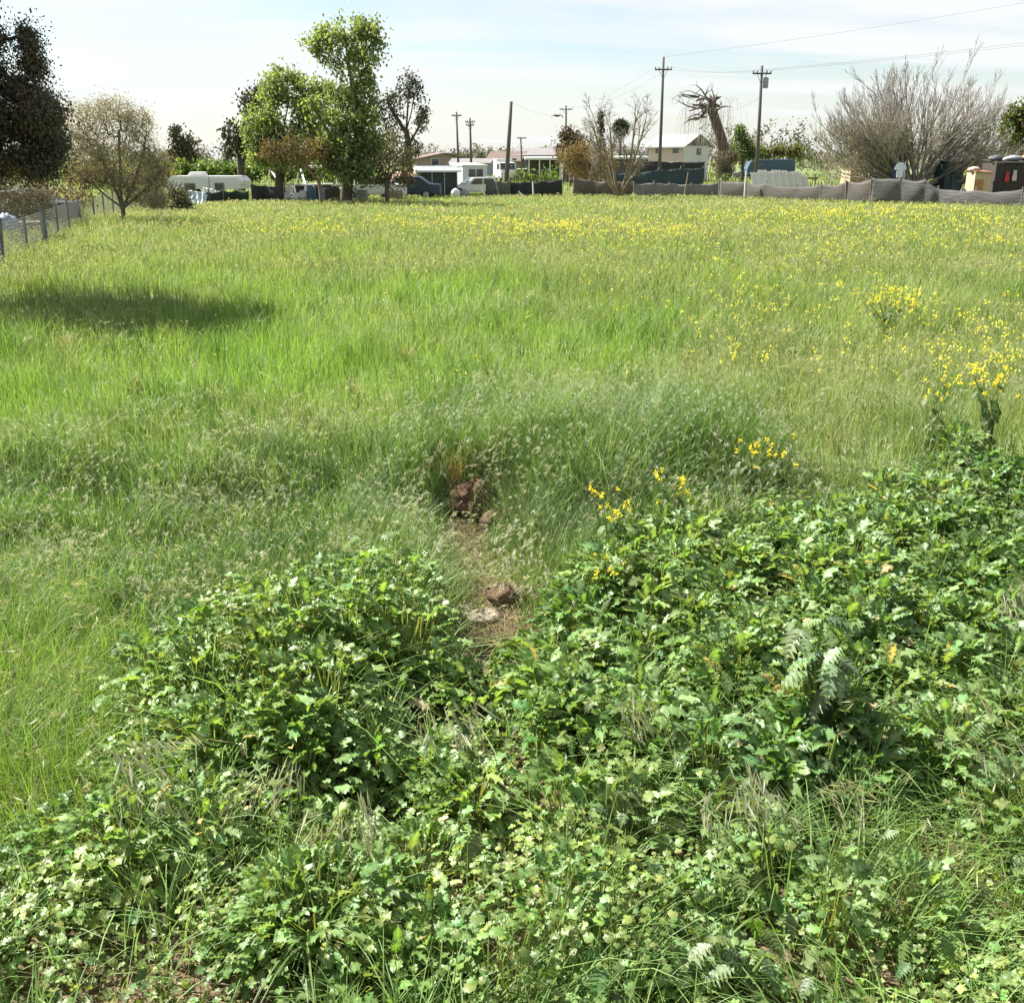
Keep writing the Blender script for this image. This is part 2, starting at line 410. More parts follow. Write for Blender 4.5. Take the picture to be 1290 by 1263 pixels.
def canopy(x, y):
    h = .13 + .43 * fbm(x, y, .62, 21) + .12 * (vn(x, y, .28, 29) - .5)
    for u, v, r, a in ((395, 770, .50, .42), (290, 850, .42, .32), (220, 1000, .35, .14), (520, 720, .32, .22), (410, 870, .25, .20), (1000, 800, .35, .16), (830, 700, .5, .10), (1180, 650, .7, .10),
                       (1100, 760, .45, .10), (700, 1130, .35, .12), (420, 1090, .28, .08), (1000, 1060, .25, .1), (740, 820, .3, .06), (620, 930, .2, .06),
                       (490, 960, .30, -.45), (345, 1180, .22, -.3), (320, 960, .16, -.2), (460, 1010, .2, -.25), (590, 850, .30, -.28), (690, 905, .14, -.2), (880, 1130, .16, -.2), (1060, 925, .18, -.16), (560, 1160, .14, -.16),
                       (975, 720, .16, -.14), (1200, 770, .15, -.14), (870, 960, .13, -.16), (200, 1245, .3, -.2), (840, 770, .12, -.12)):
        h = h + a * blob(x, y, u, v, r)
    return np.clip(h, .05, .75)

MALLOW = [lobed(5, 16, .34, .20, .22, s) for s in (1, 2)] + [lobed(5, 14, .42, .26, .26, 3), lobed(7, 14, .36, -.22, .24, 4)]
PINN = [pinnate(8, s, .55, a) for s, a in ((5, .55), (6, .8), (7, .35))]
leaf_m = leafmat('mallow_leaf', .45, .42, .45, (1.35, 1.3, .45))
small_m = leafmat('weed_leaf', .5, .35, .35)
grass_m = leafmat('grass_blade', .5, .42, .3, (1.2, 1.2, .65))
straw_m = leafmat('dry_straw', .8, .25, .15, (1.1, 1, .7))

# ---- mallow and thistle cover
RUF = [ruffle(s, l, w_, a, wv) for s, l, w_, a, wv in ((1, 3, .36, .5, .10), (2, 3, .30, .8, .12), (3, 4, .33, .35, .11), (4, 3, .42, .6, .13))]
def ruffled(S, x0, y0, h, r, u):
    """one lush plant: tiers of arching lobed leaves forming a mound"""
    g = float(gz(x0, y0)); n = int(80 * (r / .24) ** 1.6 * rng.uniform(.8, 1.2) * (1.45 - .45 * float(sstep(3.0, 5.0, y0))))
    ct = np.clip(rng.uniform(-.12, 1.0, n), -.1, .97); st = np.sqrt(1 - ct ** 2); ph = rng.uniform(0, 6.283, n)
    L_ = rng.uniform(.040, .098, n) * (1.22 if u > 640 else 1.08) * (.72 + .28 * float(sstep(3.0, 5.0, y0)))
    d = unit(np.stack([st * np.cos(ph), st * np.sin(ph), ct * .9 + .22], -1) + rng.normal(0, .13, (n, 3)))
    inr = np.clip(1 - L_ / r * rng.uniform(.55, 1.0, n), .25, .9)
    pos = np.stack([x0 + r * st * np.cos(ph) * inr, y0 + r * st * np.sin(ph) * inr, g + h * np.clip(.28 + .68 * ct * (.3 + .7 * inr), .04, 2)], -1)
    nr = unit(np.array([0, 0, 1.]) - d * d[:, 2:3] + np.array([0, 0, .12]) + rng.normal(0, .22, (n, 3)))
    tone = float(np.clip(fbm(x0, y0, 1.1, 77) * 1.5 - .25 + rng.normal(0, .15), 0, 1))
    base = np.array([.12, .225, .060]) * (1 - tone) + np.array([.22, .325, .105]) * tone
    if u > 820: base = base * np.array([1.03, 1.02, 1.2])
    C = randcol(base, n, .24, .08) * (.9 + .25 * ct[:, None].clip(0, 1) * 0 + 0)
    old = rng.uniform(size=n) < .012
    C[old] = np.array([.42, .36, .20])
    kind = rng.integers(0, 4, n)
    for j in range(4):
        q = kind == j
        if not q.any(): continue
        T, TF = RUF[j]; V, Fs = stamp(T, TF, pos[q], nr[q], L_[q] * (1.25 if j == 1 else 1), ph[q] + rng.normal(0, .3, q.sum()))
        vein = np.tile(np.repeat(np.array([.96, .98, 1.3, .98, .96]), len(T) // 5), q.sum())[:, None]
        S.add(V, Fs, np.clip(np.repeat(C[q], len(T), 0) * vein, 0, .8))
    m_ = rng.uniform(size=n) < .6; k = int(m_.sum())
    if k:
        a = np.tile(np.array([x0, y0, g]), (k, 1)) + rng.normal(0, .03, (k, 3)) * np.array([1, 1, .3])
        P = np.stack([a, (a + pos[m_]) / 2 + np.array([0, 0, .05 * h]), pos[m_]], 1)
        Vr, Fr = ribbons(P, np.tile(np.array([.0045, .0035, .0022]), (k, 1)), unit(np.stack([rng.normal(0, 1, k), rng.normal(0, .3, k), np.zeros(k)], -1)))
        S.add(Vr, Fr, percol(randcol((.20, .25, .09), k, .2), 6))
def mallow_cover():
    S = Soup()
    def dens(x, y, u, v): return 17 * mallow_zone(u, v, x, y) * (1 - .8 * hollow(x, y))
    px, py = scatter(2.0, 9.2, dens, lambda a: 17)
    H = canopy(px, py)
    u, v = project(px, py, .1)
    small = np.clip(soft(u, v, 560, 2000, 1000, 1500, 45) + .7 * soft(u, v, -900, 360, 950, 1500, 40) + .35 * soft(u, v, 620, 1100, 860, 1100, 40), 0, 1)
    for i in range(len(px)):
        h = H[i] * rng.uniform(.8, 1.2); r = rng.uniform(.11, .26)
        sm = rng.uniform() < small[i] * .42
        if not sm and rng.uniform() < (.84 if u[i] > 640 else .72):
            ruffled(S, px[i], py[i], h, r * 1.2, u[i]); continue
        n = int((120 if sm else 84) * (r / .21) ** 2 * rng.uniform(.8, 1.2))
        g = float(gz(px[i], py[i]))
        cz = np.sqrt(rng.uniform(0, 1, n)); ct = rng.uniform(-.15, 1, n); ph = rng.uniform(0, 6.283, n)
        st = np.sqrt(np.clip(1 - ct ** 2, 0, 1))
        sh = rng.uniform(.62, 1.12, n)
        pos = np.stack([px[i] + r * st * np.cos(ph) * sh, py[i] + r * st * np.sin(ph) * sh, g + h * np.clip(.30 + .62 * ct * sh, .05, 2)], -1)
        out = np.stack([st * np.cos(ph), st * np.sin(ph), .55 + ct], -1)
        nr = unit(out * .8 + np.array([-.15, -.05, .75]) + rng.normal(0, .40, (n, 3)))
        sc = (rng.uniform(.011, .027, n) if sm else rng.uniform(.45, 1, n) ** .8 * rng.uniform(.024, .040) * (1.2 if u[i] > 850 else 1.0))
        tone = vn(px[i], py[i], .9, 77)
        if sm: base = np.array([.22, .31, .09]) if tone > .4 else np.array([.18, .265, .075])
        else: base = np.array([.125, .21, .045]) * (1 - tone) + np.array([.22, .29, .07]) * tone
        if u[i] > 820 and not sm: base = base * np.array([.97, .98, 1.2])
        C = randcol(base, n, .42, .12)
        T, TF = MALLOW[rng.integers(4)] if not sm else (MALLOW[2] if rng.uniform() < .5 else MALLOW[3])
        if T is LEAFQ[0]: sc = sc * 1.7
        V, Fs = stamp(T, TF, pos, nr, sc, ph + rng.normal(0, .5, n))
        kC = percol(C, len(T))
        S.add(V, Fs, kC)
        # leaf stalks
        m_ = rng.uniform(size=n) < (.18 if sm else .5); k = int(m_.sum())
        if k:
            a = np.tile(np.array([px[i], py[i], g]), (k, 1)) + rng.normal(0, .02, (k, 3)) * np.array([1, 1, .3])
            e = pos[m_] - nr[m_] * .004
            md = (a + e) / 2 + np.array([0, 0, .05 * h])
            P = np.stack([a, md, e], 1)
            W = np.tile(np.array([.0030, .0022, .0012]), (k, 1))
            sd_ = unit(np.stack([rng.normal(0, 1, k), rng.normal(0, .3, k), np.zeros(k)], -1))
            Vr, Fr = ribbons(P, W, sd_)
            S.add(Vr, Fr, percol(randcol((.13, .17, .06), k, .2), 6))
    # long lobed leaves of thistle and mustard rosettes among them
    n = 1900
    x = rng.uniform(-4.5, 5.2, n); y = rng.uniform(2.4, 8.6, n); u, v = project(x, y, .1)
    k = rng.uniform(size=n) < mallow_zone(u, v, x, y) * np.where(u > 600, .9, .5); x = x[k]; y = y[k]; n = len(x); u = u[k]
    hh = gz(x, y) + canopy(x, y) * rng.uniform(.55, 1.05, n)
    ph = rng.uniform(0, 6.283, n)
    nr = unit(np.stack([.5 * np.cos(ph), .5 * np.sin(ph), np.ones(n)], -1) + rng.normal(0, .35, (n, 3)))
    for j in range(3):
        q = np.arange(n) % 3 == j
        V, Fs = stamp(*PINN[j], np.stack([x, y, hh], -1)[q], nr[q], rng.uniform(.05, .115, q.sum()), ph[q])
        S.add(V, Fs, percol(randcol((.115, .18, .055), q.sum(), .25, .1), len(PINN[j][0])))
    def df(x, y, u, v): return 620 * np.clip(mallow_zone(u, v, x, y) + .5 * soft(u, v, 1050, 2200, 860, 1100), 0, 1)
    x, y = scatter(2.0, 9.0, df, lambda a: 620); n = len(x)
    pos = np.stack([x, y, gz(x, y) + rng.uniform(.01, .16, n)], -1)
    nr = unit(rng.normal(0, .5, (n, 3)) + np.array([0, 0, 1.]))
    for j in range(2):
        q = np.arange(n) % 2 == j
        V, Fs = stamp(*(MALLOW[2] if j else MALLOW[0]), pos[q], nr[q], rng.uniform(.014, .034, q.sum()) * (1 if j else .9))
        S.add(V, Fs, percol(randcol((.17, .24, .08), q.sum(), .4, .12), len(MALLOW[2][0] if j else MALLOW[0][0])))
    o = S.build('mallow_weeds', leaf_m, smooth=True)
    tag(o, 'dark green knee high mallow weeds with round crinkled leaves across the foreground', 'weeds', kind='stuff')
mallow_cover()

def add_blades(S, x, y, h, w, lean, base, K=4, v=.25, z=None, droop=.25, ang=None, tipc=None):
    n = len(x)
    if z is None: z = gz(x, y)
    ang = rng.uniform(0, 6.283, n) if ang is None else ang
    P, W, side = blades(np.stack([x, y, z], -1), h, ang, lean, w, K, droop)
    V, Fq = ribbons(P, W, side)
    C = base if isinstance(base, np.ndarray) and base.ndim == 2 else randcol(base, n, v)
    if isinstance(base, np.ndarray) and base.ndim == 2: C = C * rng.uniform(1 - v, 1 + v, (n, 1))
    CC = np.repeat(C, 2 * K, 0)
    S.add(V, Fq, CC)
    return P, ang
def add_heads(S, tip, ang, n_sl, ln, base, wid=.14, droop=1.0, spread=.55):
    """drooping brome heads: slivers hanging from the stalk tip"""
    M = len(tip)
    for j in range(n_sl):
        a = ang + rng.normal(0, spread, M)
        d = unit(np.stack([np.cos(a), np.sin(a), -droop * rng.uniform(.1, 1.3, M)], -1) + rng.normal(0, .15, (M, 3)))
        st = tip + d * ln[:, None] * rng.uniform(-.5, .5, (M, 1)) + rng.normal(0, .12, (M, 3)) * ln[:, None]
        L_ = ln * rng.uniform(.7, 1.3, M)
        side = unit(np.cross(d, rng.normal(0, 1, (M, 3))))
        P = np.stack([st, st + d * L_[:, None] * .4, st + d * L_[:, None]], 1)
        W = np.stack([np.full(M, .2), np.ones(M), np.full(M, .05)], 1) * (L_ * wid)[:, None] * .5
        V, Fq = ribbons(P, W, side)
        S.add(V, Fq, np.repeat(randcol(base, M, .22, .06), 6, 0))

# ---- loose grass blades among the mallow, and the bright grass at both edges
def near_grass():
    S = Soup()
    def dens(x, y, u, v):
        m = mallow_zone(u, v, x, y)
        gr = soft(u, v, 1065, 2200, 880, 1090); gl = soft(u, v, -1200, 165, 690, 980, 20); bl = soft(u, v, -1200, 330, 970, 1500, 40)
        seam = soft(u, v, 380, 780, 640, 720, 20) * (1 - .7 * pathwide(x, y))
        return ((150 + 60 * soft(u, v, -500, 2000, 930, 1500, 60)) * m * (.25 + 3.6 * (vn(x, y, .33, 51) > .66)) + 1150 * gr + 2300 * gl + 300 * bl + 260 * seam) * (1 - pathmask(x, y) * .9)
    x, y = scatter(2.0, 9.0, dens, lambda a: 2400)
    u, v = project(x, y, .12); n = len(x)
    gl = soft(u, v, -1200, 165, 690, 980, 20); gr = soft(u, v, 1065, 2200, 880, 1090)
    h = rng.uniform(.16, .42, n) * (1 + .25 * gl)
    inm = mallow_zone(u, v, x, y) > .5
    h = np.where(inm, canopy(x, y) * rng.uniform(.8, 1.35, n) + .06, h) * (1 - .75 * pathwide(x, y))
    wd = np.where(gl > .4, rng.uniform(.003, .006, n), rng.uniform(.004, .011, n))
    base = mixcol((.175, .275, .085), (.195, .31, .06), np.clip(gl + .3 * rng.uniform(size=n), 0, 1))
    base = base * np.where(gr > .4, 1.0, 1.0)[:, None]
    add_blades(S, x, y, h, wd, rng.uniform(.15, 1.25, n) * np.where(gl > .4, .7, 1), base, 5, .3, droop=.55, ang=vn(x, y, .30, 57) * 9 + rng.normal(0, .7, n))
    # pale drooping heads over the left patch
    k = np.where(rng.uniform(size=n) < (.055 * gl + .03 * gr))[0]
    a = rng.uniform(0, 6.283, len(k))
    P, a = add_blades(S, x[k], y[k], rng.uniform(.4, .62, len(k)), np.full(len(k), .003), rng.uniform(.2, .6, len(k)), (.18, .22, .08), 5, droop=.7, ang=a)
    add_heads(S, P[:, -1], a, 7, np.full(len(k), .05), (.27, .28, .14), .10)
    tag(S.build('wild_grass', grass_m), 'bright green loose grass among the weeds and at both lower edges', 'grass', kind='stuff')
near_grass()

# ---- the grey green belt of tall brome on the bank
def tall_grass():
    S = Soup()
    def dens(x, y, u, v): return 1750 * tall_zone(u, v, x, y)
    x, y = scatter(4.6, 11.5, dens, lambda a: 1750)
    n = len(x); u, v = project(x, y, .12)
    mound = blob(x, y, 715, 590, .62) + .8 * blob(x, y, 560, 575, .45) + .6 * blob(x, y, 850, 560, .6) + .5 * blob(x, y, 40, 590, .7)
    rise = np.interp(u, [-400, 300, 540, 640, 900, 1010, 1700], [.78, .80, 1.0, 1.15, 1.15, .85, .7]) * (1 + .42 * mound) * np.where(y < 7.4, .82, 1)
    cl = fbm(x, y, .8, 61)
    h = rng.uniform(.22, .50, n) * rise * (.35 + .85 * cl + .55 * vn(x, y, .32, 62)) * (1 - .78 * pathwide(x, y))
    base = mixcol((.095, .185, .05), (.195, .27, .10), np.clip(cl * 1.6 - .3 - .5 * mound + rng.normal(0, .25, n), 0, 1))
    dirn = vn(x, y, .55, 63) * 8
    add_blades(S, x, y, h, rng.uniform(.004, .010, n), rng.uniform(.1, .6, n) + .35 * vn(x, y, .4, 64), base, 4, .5, ang=dirn + rng.normal(0, 1.3, n))
    k = np.where(rng.uniform(size=n) < .165 + .3 * (cl - .5) - .08 * mound)[0]; m_ = len(k)
    a = dirn[k] + rng.normal(0, .7, m_)
    hh = (h[k] * .5 + rng.uniform(.22, .34, m_) * rise[k])
    P, a = add_blades(S, x[k], y[k], hh, np.full(m_, .0028), rng.uniform(.2, .65, m_), (.16, .20, .09), 5, droop=.6, ang=a)
    add_heads(S, P[:, -1], a, 8, rng.uniform(.018, .042, m_), (.45, .46, .34), .105)
    tag(S.build('brome_grass', grass_m), 'tall grey green brome grass with pale nodding heads on the bank', 'grass', kind='stuff')
tall_grass()

# ---- the meadow up to the far fences
def meadow():
    S = Soup()
    dm = lambda a: 620 * (9.0 / a) ** 1.38
    def dens(x, y, u, v):
        return 620 * (9.0 / y) ** 1.38 * sig((y - 8.6) / .3) * (.75 + .5 * vn(x, y, .9, 70)) * (1 - .9 * tall_zone(u, v, x, y))
    x, y = scatter(8.0, 84, dens, lambda a: dm(a) * 1.25, 4.0)
    n = len(x); u, v = project(x, y, .12)
    ws = np.clip(y / 9.0, 1, 9) ** .85
    bright = np.clip(soft(u, v, -900, 560, 425, 545, 18) + soft(u, v, 540, 880, 395, 490, 20) + .5 * soft(u, v, 150, 700, 335, 440, 20), 0, 1)
    fn = np.clip(fbm(x, y, 4.2, 71) * .75 + .45 * fbm(x, y / 2.2, 1.5, 75) - .1, 0, 1)
    t = np.clip(.85 * bright + (fn - .5) * 1.4 + rng.normal(0, .18, n), 0, 1)
    base = mixcol((.22, .27, .10), (.165, .285, .052), t)
    h = rng.uniform(.14, .38, n) * (.40 + .8 * fn + .75 * vn(x, y, .6, 79)) * (1 - .45 * sstep(35, 62, y))
    add_blades(S, x, y, h, rng.uniform(.004, .009, n) * ws, rng.uniform(.1, .7, n), base, 3, .38, ang=vn(x, y, .8, 72) * 8 + rng.normal(0, 1.3, n))
    k = np.where(rng.uniform(size=n) < np.clip(.26 - .25 * bright + .7 * (.5 - fn), .01, .6))[0]; m_ = len(k)
    a = rng.normal(.2, 1.4, m_)
    P, a = add_blades(S, x[k], y[k], h[k] * .7 + rng.uniform(.12, .26, m_) * (1 - .5 * sstep(35, 62, y[k])), np.full(m_, .0028) * ws[k], rng.uniform(.2, .6, m_), (.18, .22, .08), 3, droop=.5, ang=a)
    nr = y[k] < 22
    add_heads(S, P[nr, -1], a[nr], 4, rng.uniform(.03, .05, nr.sum()), (.40, .40, .28), .11)
    fr = ~nr
    add_heads(S, P[fr, -1], a[fr], 2, rng.uniform(.035, .06, fr.sum()) * np.clip(ws[k][fr] * .4, 1, 2.4), (.38, .36, .22), .30)
    nc = 620; cy = 9.2 + 46 * rng.uniform(size=nc) ** 1.5; cx = rng.uniform(-.56, .56, nc) * cy
    kk = 46; ii = np.repeat(np.arange(nc), kk); rr = rng.uniform(.10, .34, nc)[ii] * np.clip(cy[ii] / 18, .8, 1.6)
    x = cx[ii] + rng.normal(0, .5, len(ii)) * rr; y = cy[ii] + rng.normal(0, .5, len(ii)) * rr
    tall = rng.uniform(.28, .52, nc)[ii] * (1 - .45 * sstep(35, 62, y)); ctone = rng.uniform(size=nc)[ii]
    bc = mixcol((.095, .185, .035), (.26, .26, .12), np.clip(ctone * 1.6 - .6, 0, 1))
    add_blades(S, x, y, tall * rng.uniform(.6, 1.1, len(ii)), rng.uniform(.005, .012, len(ii)) * np.clip(y / 9., 1, 9) ** .7, rng.uniform(.15, .9, len(ii)), bc, 4, .35, droop=.5)
    tag(S.build('meadow_grass', grass_m), 'green and straw coloured meadow grass reaching back to the fences', 'grass', kind='stuff')
meadow()

# ---- mustard in bloom across the meadow
def mustard_field():
    S = Soup()
    spots = [(560, 292, 170, 9, 1.0), (700, 300, 75, 13, 1.4), (380, 298, 80, 9, .5), (830, 300, 90, 11, .5), (980, 285, 120, 14, .5), (1090, 270, 130, 9, .55), (1230, 290, 100, 16, .45), (1120, 315, 150, 20, .55),
             (800, 330, 120, 14, .20), (930, 360, 130, 18, .22), (1000, 400, 160, 26, .35), (1120, 398, 30, 11, 2.2), (1180, 440, 90, 26, .55), (1260, 470, 60, 30, .5), (960, 465, 80, 16, .32), (900, 430, 40, 14, .3),
             (1170, 495, 60, 14, .5), (1200, 535, 25, 9, 1.0), (860, 455, 20, 14, .35), (580, 497, 35, 6, .45), (770, 500, 90, 12, .08), (640, 262, 260, 6, .15), (700, 400, 500, 60, .012), (1330, 400, 70, 80, .4)]
    def fd(x, y, u, v):
        d = 0
        for a, b_, su, sv, w_ in spots: d = d + w_ * np.exp(-((u - a) / su) ** 2 - ((v - b_) / sv) ** 2)
        return d * (.12 + 3.0 * vn(x, y, .9, 81) ** 3) * 30 * (14. / np.maximum(y, 14)) ** .6
    x, y = scatter(8.6, 80, fd, lambda a: 70 * (14. / max(a, 14)) ** .6)
    n = len(x); g = gz(x, y)
    z = g + rng.uniform(.30, .55, n) * (1 - .35 * sstep(35, 62, y))
    P, _ = add_blades(S, x, y, (z - g), np.full(n, .004) * np.clip(y / 14, 1, 4), rng.uniform(0, .25, n), (.13, .20, .05), 3, z=g)
    tip = P[:, -1]
    for j in range(6):
        kk = rng.uniform(size=n) < np.where(y > 30, .6, .9)
        q = tip[kk] + rng.normal(0, .022, (kk.sum(), 3)) * np.array([1, 1, .8])
        nr = unit(rng.normal(0, .7, (len(q), 3)) + np.array([0, -.2, 1]))
        V, Fs = stamp(*DIAM, q, nr, rng.uniform(.024, .044, len(q)) * np.clip(y[kk] / 24, 1, 1.7) )
        S.add(V, Fs, np.repeat(randcol((.86, .76, .06), len(q), .12, .05), 4, 0))
    tag(S.build('mustard_bloom', straw_m), 'scattered yellow mustard bloom across the meadow', 'wildflowers', kind='stuff')
mustard_field()

# ---- dry straw on the bare track
def straw():
    S = Soup()
    n = 2600
    y = rng.uniform(5.7, 8.7, n); x = -.355 + (8.2 - y) * .10 + rng.normal(0, .24, n)
    k = rng.uniform(size=n) < .25 + .75 * pathmask(x, y); x = x[k]; y = y[k]; n = len(x)
    base = mixcol((.34, .27, .14), (.17, .19, .08), rng.uniform(size=n) ** 1.5)
    add_blades(S, x, y, rng.uniform(.03, .14, n), rng.uniform(.003, .006, n), rng.uniform(1.0, 3.0, n), base, 4, .3, droop=.25)
    # straw and small clods at the lower left edge of the photo
    n = 420; y = rng.uniform(2.7, 3.25, n); x = rng.uniform(-1.6, -.45, n)
    add_blades(S, x, y, rng.uniform(.02, .06, n), rng.uniform(.003, .006, n), rng.uniform(1.2, 3.5, n), (.33, .26, .17), 3, .3)
    tag(S.build('dry_straw', straw_m), 'dry straw lying along the bare track through the grass', 'straw', kind='stuff')
straw()

# ------------------------------------------------------------------ plants that stand out one by one
def up(n): return np.tile(np.array([0., 0, 1]), (n, 1))
def mustard_plant(u, v, h, wid, nst, label):
    p = ground_pt(u, v, .35); gx, gy = p.x, p.y + .05; g = float(gz(gx, gy))
    t = thing('mustard_plant', label, 'wildflower', (gx, gy, g), 0, 'mustard plants in bloom near the camera')
    St = Soup()
    a = rng.uniform(0, 6.283, nst); ln = rng.uniform(.1, 1, nst) ** .7 * wid / h
    P, W, side = blades(np.zeros((nst, 3)) + rng.normal(0, .02, (nst, 3)) * np.array([1, 1, 0]), h * rng.uniform(.72, 1.05, nst), a, ln, np.full(nst, .006), 5, .05)
    V, Fq = tubes(P, np.tile(np.linspace(.004, .0015, 5), (nst, 1)), 4); St.add(V, Fq, percol(randcol((.12, .18, .05), nst), 20))
    tip = P[:, -1]
    St.build('stem', small_m, t)
    for k in range(nst):
        m_ = 16; Fl = Soup()
        q = tip[k] + rng.normal(0, .008, (m_, 3)) * np.array([1, 1, 1.1])
        V, Fs = stamp(*DIAM, q, unit(rng.normal(0, .7, (m_, 3)) + np.array([0, 0, 1.])), rng.uniform(.014, .026, m_))
        Fl.add(V, Fs, percol(randcol((.86, .72, .05), m_, .12, .05), 4)); Fl.build('flower', straw_m, t)
    m_ = min(60, 3 * nst); q = P[rng.integers(0, nst, m_), rng.integers(1, 4, m_)]
    ph = rng.uniform(0, 6.283, m_); nr = unit(np.stack([.5 * np.cos(ph), .5 * np.sin(ph), np.ones(m_)], -1))
    for k in range(m_):
        Lf = Soup(); V, Fs = stamp(*PINN[0], q[k:k + 1], nr[k:k + 1], np.array([rng.uniform(.05, .11)]), ph[k:k + 1])
        Lf.add(V, Fs, percol(randcol((.11, .17, .05), 1), len(PINN[0][0]))); Lf.build('leaf', small_m, t)
mustard_plant(768, 620, .62, .17, 15, 'mustard plant right of the bare track, flowers packed in one bunch above the mallow')
mustard_plant(850, 600, .62, .16, 12, 'mustard plant with loose flower heads against dark grass, right of the packed bunch')
mustard_plant(765, 665, .42, .22, 7, 'low mustard plant with a few orange yellow heads at the foot of the packed bunch')
mustard_plant(940, 560, .66, .20, 9, 'sparse mustard plant in the brome, left of a pair above the mallow edge')
mustard_plant(995, 560, .70, .18, 10, 'sparse mustard plant in the brome, right of a pair above the mallow edge')
mustard_plant(1250, 530, .80, .34, 34, 'large yellow mustard plant at the right edge of the photo, fullest bunch of all')
mustard_plant(1178, 528, .68, .22, 11, 'small mustard plant just left of the large bunch at the right edge')
mustard_plant(1120, 398, .75, .60, 46, 'big rounded mustard bush blooming alone in the middle of the meadow')

def tuft(u, v, z, h, n, wd, lean, heads, label, colr=(.13, .21, .055), a0=None, spread=3.14, hl=.075):
    p = ground_pt(u, v, z); g = float(gz(p.x, p.y))
    t = thing('grass_tuft', label, 'grass tuft', (p.x, p.y, g), 0, 'grass tufts standing out in the foreground')
    S = Soup(); H = Soup(); h = h * (1.0 if v < 640 else .75) + float(canopy(np.array([p.x]), np.array([p.y]))[0]) * .7
    a = rng.uniform(-1, 1, n) * spread + (rng.uniform(0, 6.28) if a0 is None else a0)
    P, W, side = blades(rng.normal(0, .025, (n, 3)) * np.array([1, 1, 0]), h * rng.uniform(.6, 1.1, n), a, lean * rng.uniform(.3, 1.2, n), wd * rng.uniform(.6, 1.1, n), 7, .75)
    V, Fq = ribbons(P, W, side); S.add(V, Fq, np.repeat(randcol(colr, n, .22), 14, 0)); S.build('blade', grass_m, t)
    if heads:
        a = rng.uniform(-1, 1, heads) * spread * .5 + (0 if a0 is None else a0)
        P, W, side = blades(rng.normal(0, .02, (heads, 3)) * np.array([1, 1, 0]), h * rng.uniform(1.0, 1.3, heads), a, rng.uniform(.3, .7, heads), np.full(heads, .003), 7, .8)
        V, Fq = ribbons(P, W, side); H.add(V, Fq, np.repeat(randcol((.17, .21, .09), heads), 14, 0))
        for j in range(9): add_heads(H, P[:, -1 - (j % 2)], a, 1, np.full(heads, hl * 1.25), (.33, .34, .22), .085, 1.7, .5)
        H.build('seed_head', grass_m, t)
    return t
tuft(440, 930, .30, .55, 22, .008, .7, 16, 'drooping brome tuft with a fan of pale heads over the dark mallow hollow', a0=-1.7, spread=1.3)
tuft(395, 880, .35, .50, 14, .007, .6, 8, 'small brome tuft leaning left on top of the tall mallow mound', a0=-2.4, spread=1.1)
tuft(540, 820, .35, .48, 16, .007, .8, 9, 'brome tuft with arching pale heads right of the tall mallow mound', a0=-1.0, spread=1.2)
tuft(905, 905, .30, .50, 18, .008, .7, 15, 'brome tuft with a broad hanging pale brush before the thick stemmed thistle', a0=-1.6, spread=1.2)
tuft(380, 1110, .10, .42, 46, .013, 1.0, 0, 'broad bladed grass tuft spilling over like a fountain at lower left', (.14, .22, .075), a0=-1.4, spread=2.2)
tuft(985, 985, .15, .42, 26, .009, .9, 8, 'grass tuft with straw coloured heads swept to the right below the hanging brush', a0=.1, spread=1.0)
tuft(910, 1110, .10, .40, 30, .011, .9, 0, 'bright broad bladed grass tuft beside the dark gap at lower right', (.14, .23, .05), a0=.6, spread=2.2)
tuft(1180, 900, .15, .42, 40, .010, .9, 8, 'leafy bright grass tuft in the grass patch at the right edge', (.135, .225, .05))
tuft(1255, 690, .3, .42, 22, .006, .7, 16, 'pale brome tuft bowed over the mallow at the right edge of the photo', (.19, .23, .11), a0=-1.2, spread=1.4)
tuft(760, 845, .25, .38, 18, .007, .8, 12, 'flattened pale brome tuft lying on the mallow right of the bare track', (.2, .22, .12), a0=-.6, spread=1.0)
tuft(130, 940, .15, .5, 40, .007, .9, 14, 'tuft of fine straw tipped grass at the left edge below the bright patch', (.16, .23, .06), a0=-.4, spread=1.5)

def thistle(u, v, z, label, R_=.32, h=.5, silver=(.13, .19, .09)):
    p = ground_pt(u, v, z); g = float(gz(p.x, p.y))
    t = thing('thistle_plant', label, 'thistle', (p.x, p.y, g), 0, 'milk thistles among the mallow')
    S = Soup(); L_ = Soup(); n = 9
    a = rng.uniform(0, 6.28, n)
    P, W, side = blades(rng.normal(0, .05, (n, 3)) * np.array([1, 1, 0]), h * rng.uniform(.7, 1.0, n), a, rng.uniform(.05, .3, n), np.full(n, .02), 5, .05)
    V, Fq = tubes(P, np.tile(np.linspace(.014, .006, 5), (n, 1)), 7); S.add(V, Fq, percol(randcol((.21, .26, .09), n, .12), 35)); S.build('stem', small_m, t, True)
    for j in range(3):
        m_ = 9; q = P[rng.integers(0, n, m_), rng.integers(3, 5, m_)]; ph = rng.uniform(0, 6.283, m_)
        V, Fs = stamp(*PINN[j], q, unit(np.stack([.35 * np.cos(ph), .35 * np.sin(ph), np.ones(m_)], -1)), rng.uniform(.5, 1.0, m_) * R_, ph)
        C = percol(randcol(silver, m_, .15, .06), len(PINN[j][0]))
        k = len(PINN[j][0]) // 3
        vein = np.tile(np.concatenate([np.ones(k) * 1.6, np.ones(2 * k) * .9]), m_)[:, None]
        L_.add(V, Fs, np.clip(C * vein, 0, .6))
    L_.build('leaf_rosette', leaf_m, t, True)
thistle(1045, 800, .4, 'thick stemmed milk thistle with bare pale stalks showing below silvery leaves', .20, .72, (.17, .23, .12))
thistle(1045, 900, .2, 'small milk thistle with folded whitish leaf before the thick stemmed one', .12, .40, (.14, .20, .09))
thistle(915, 1150, .1, 'milk thistle with bleached lobed leaves at lower right beside the dark gap', .13, .33, (.14, .20, .09))
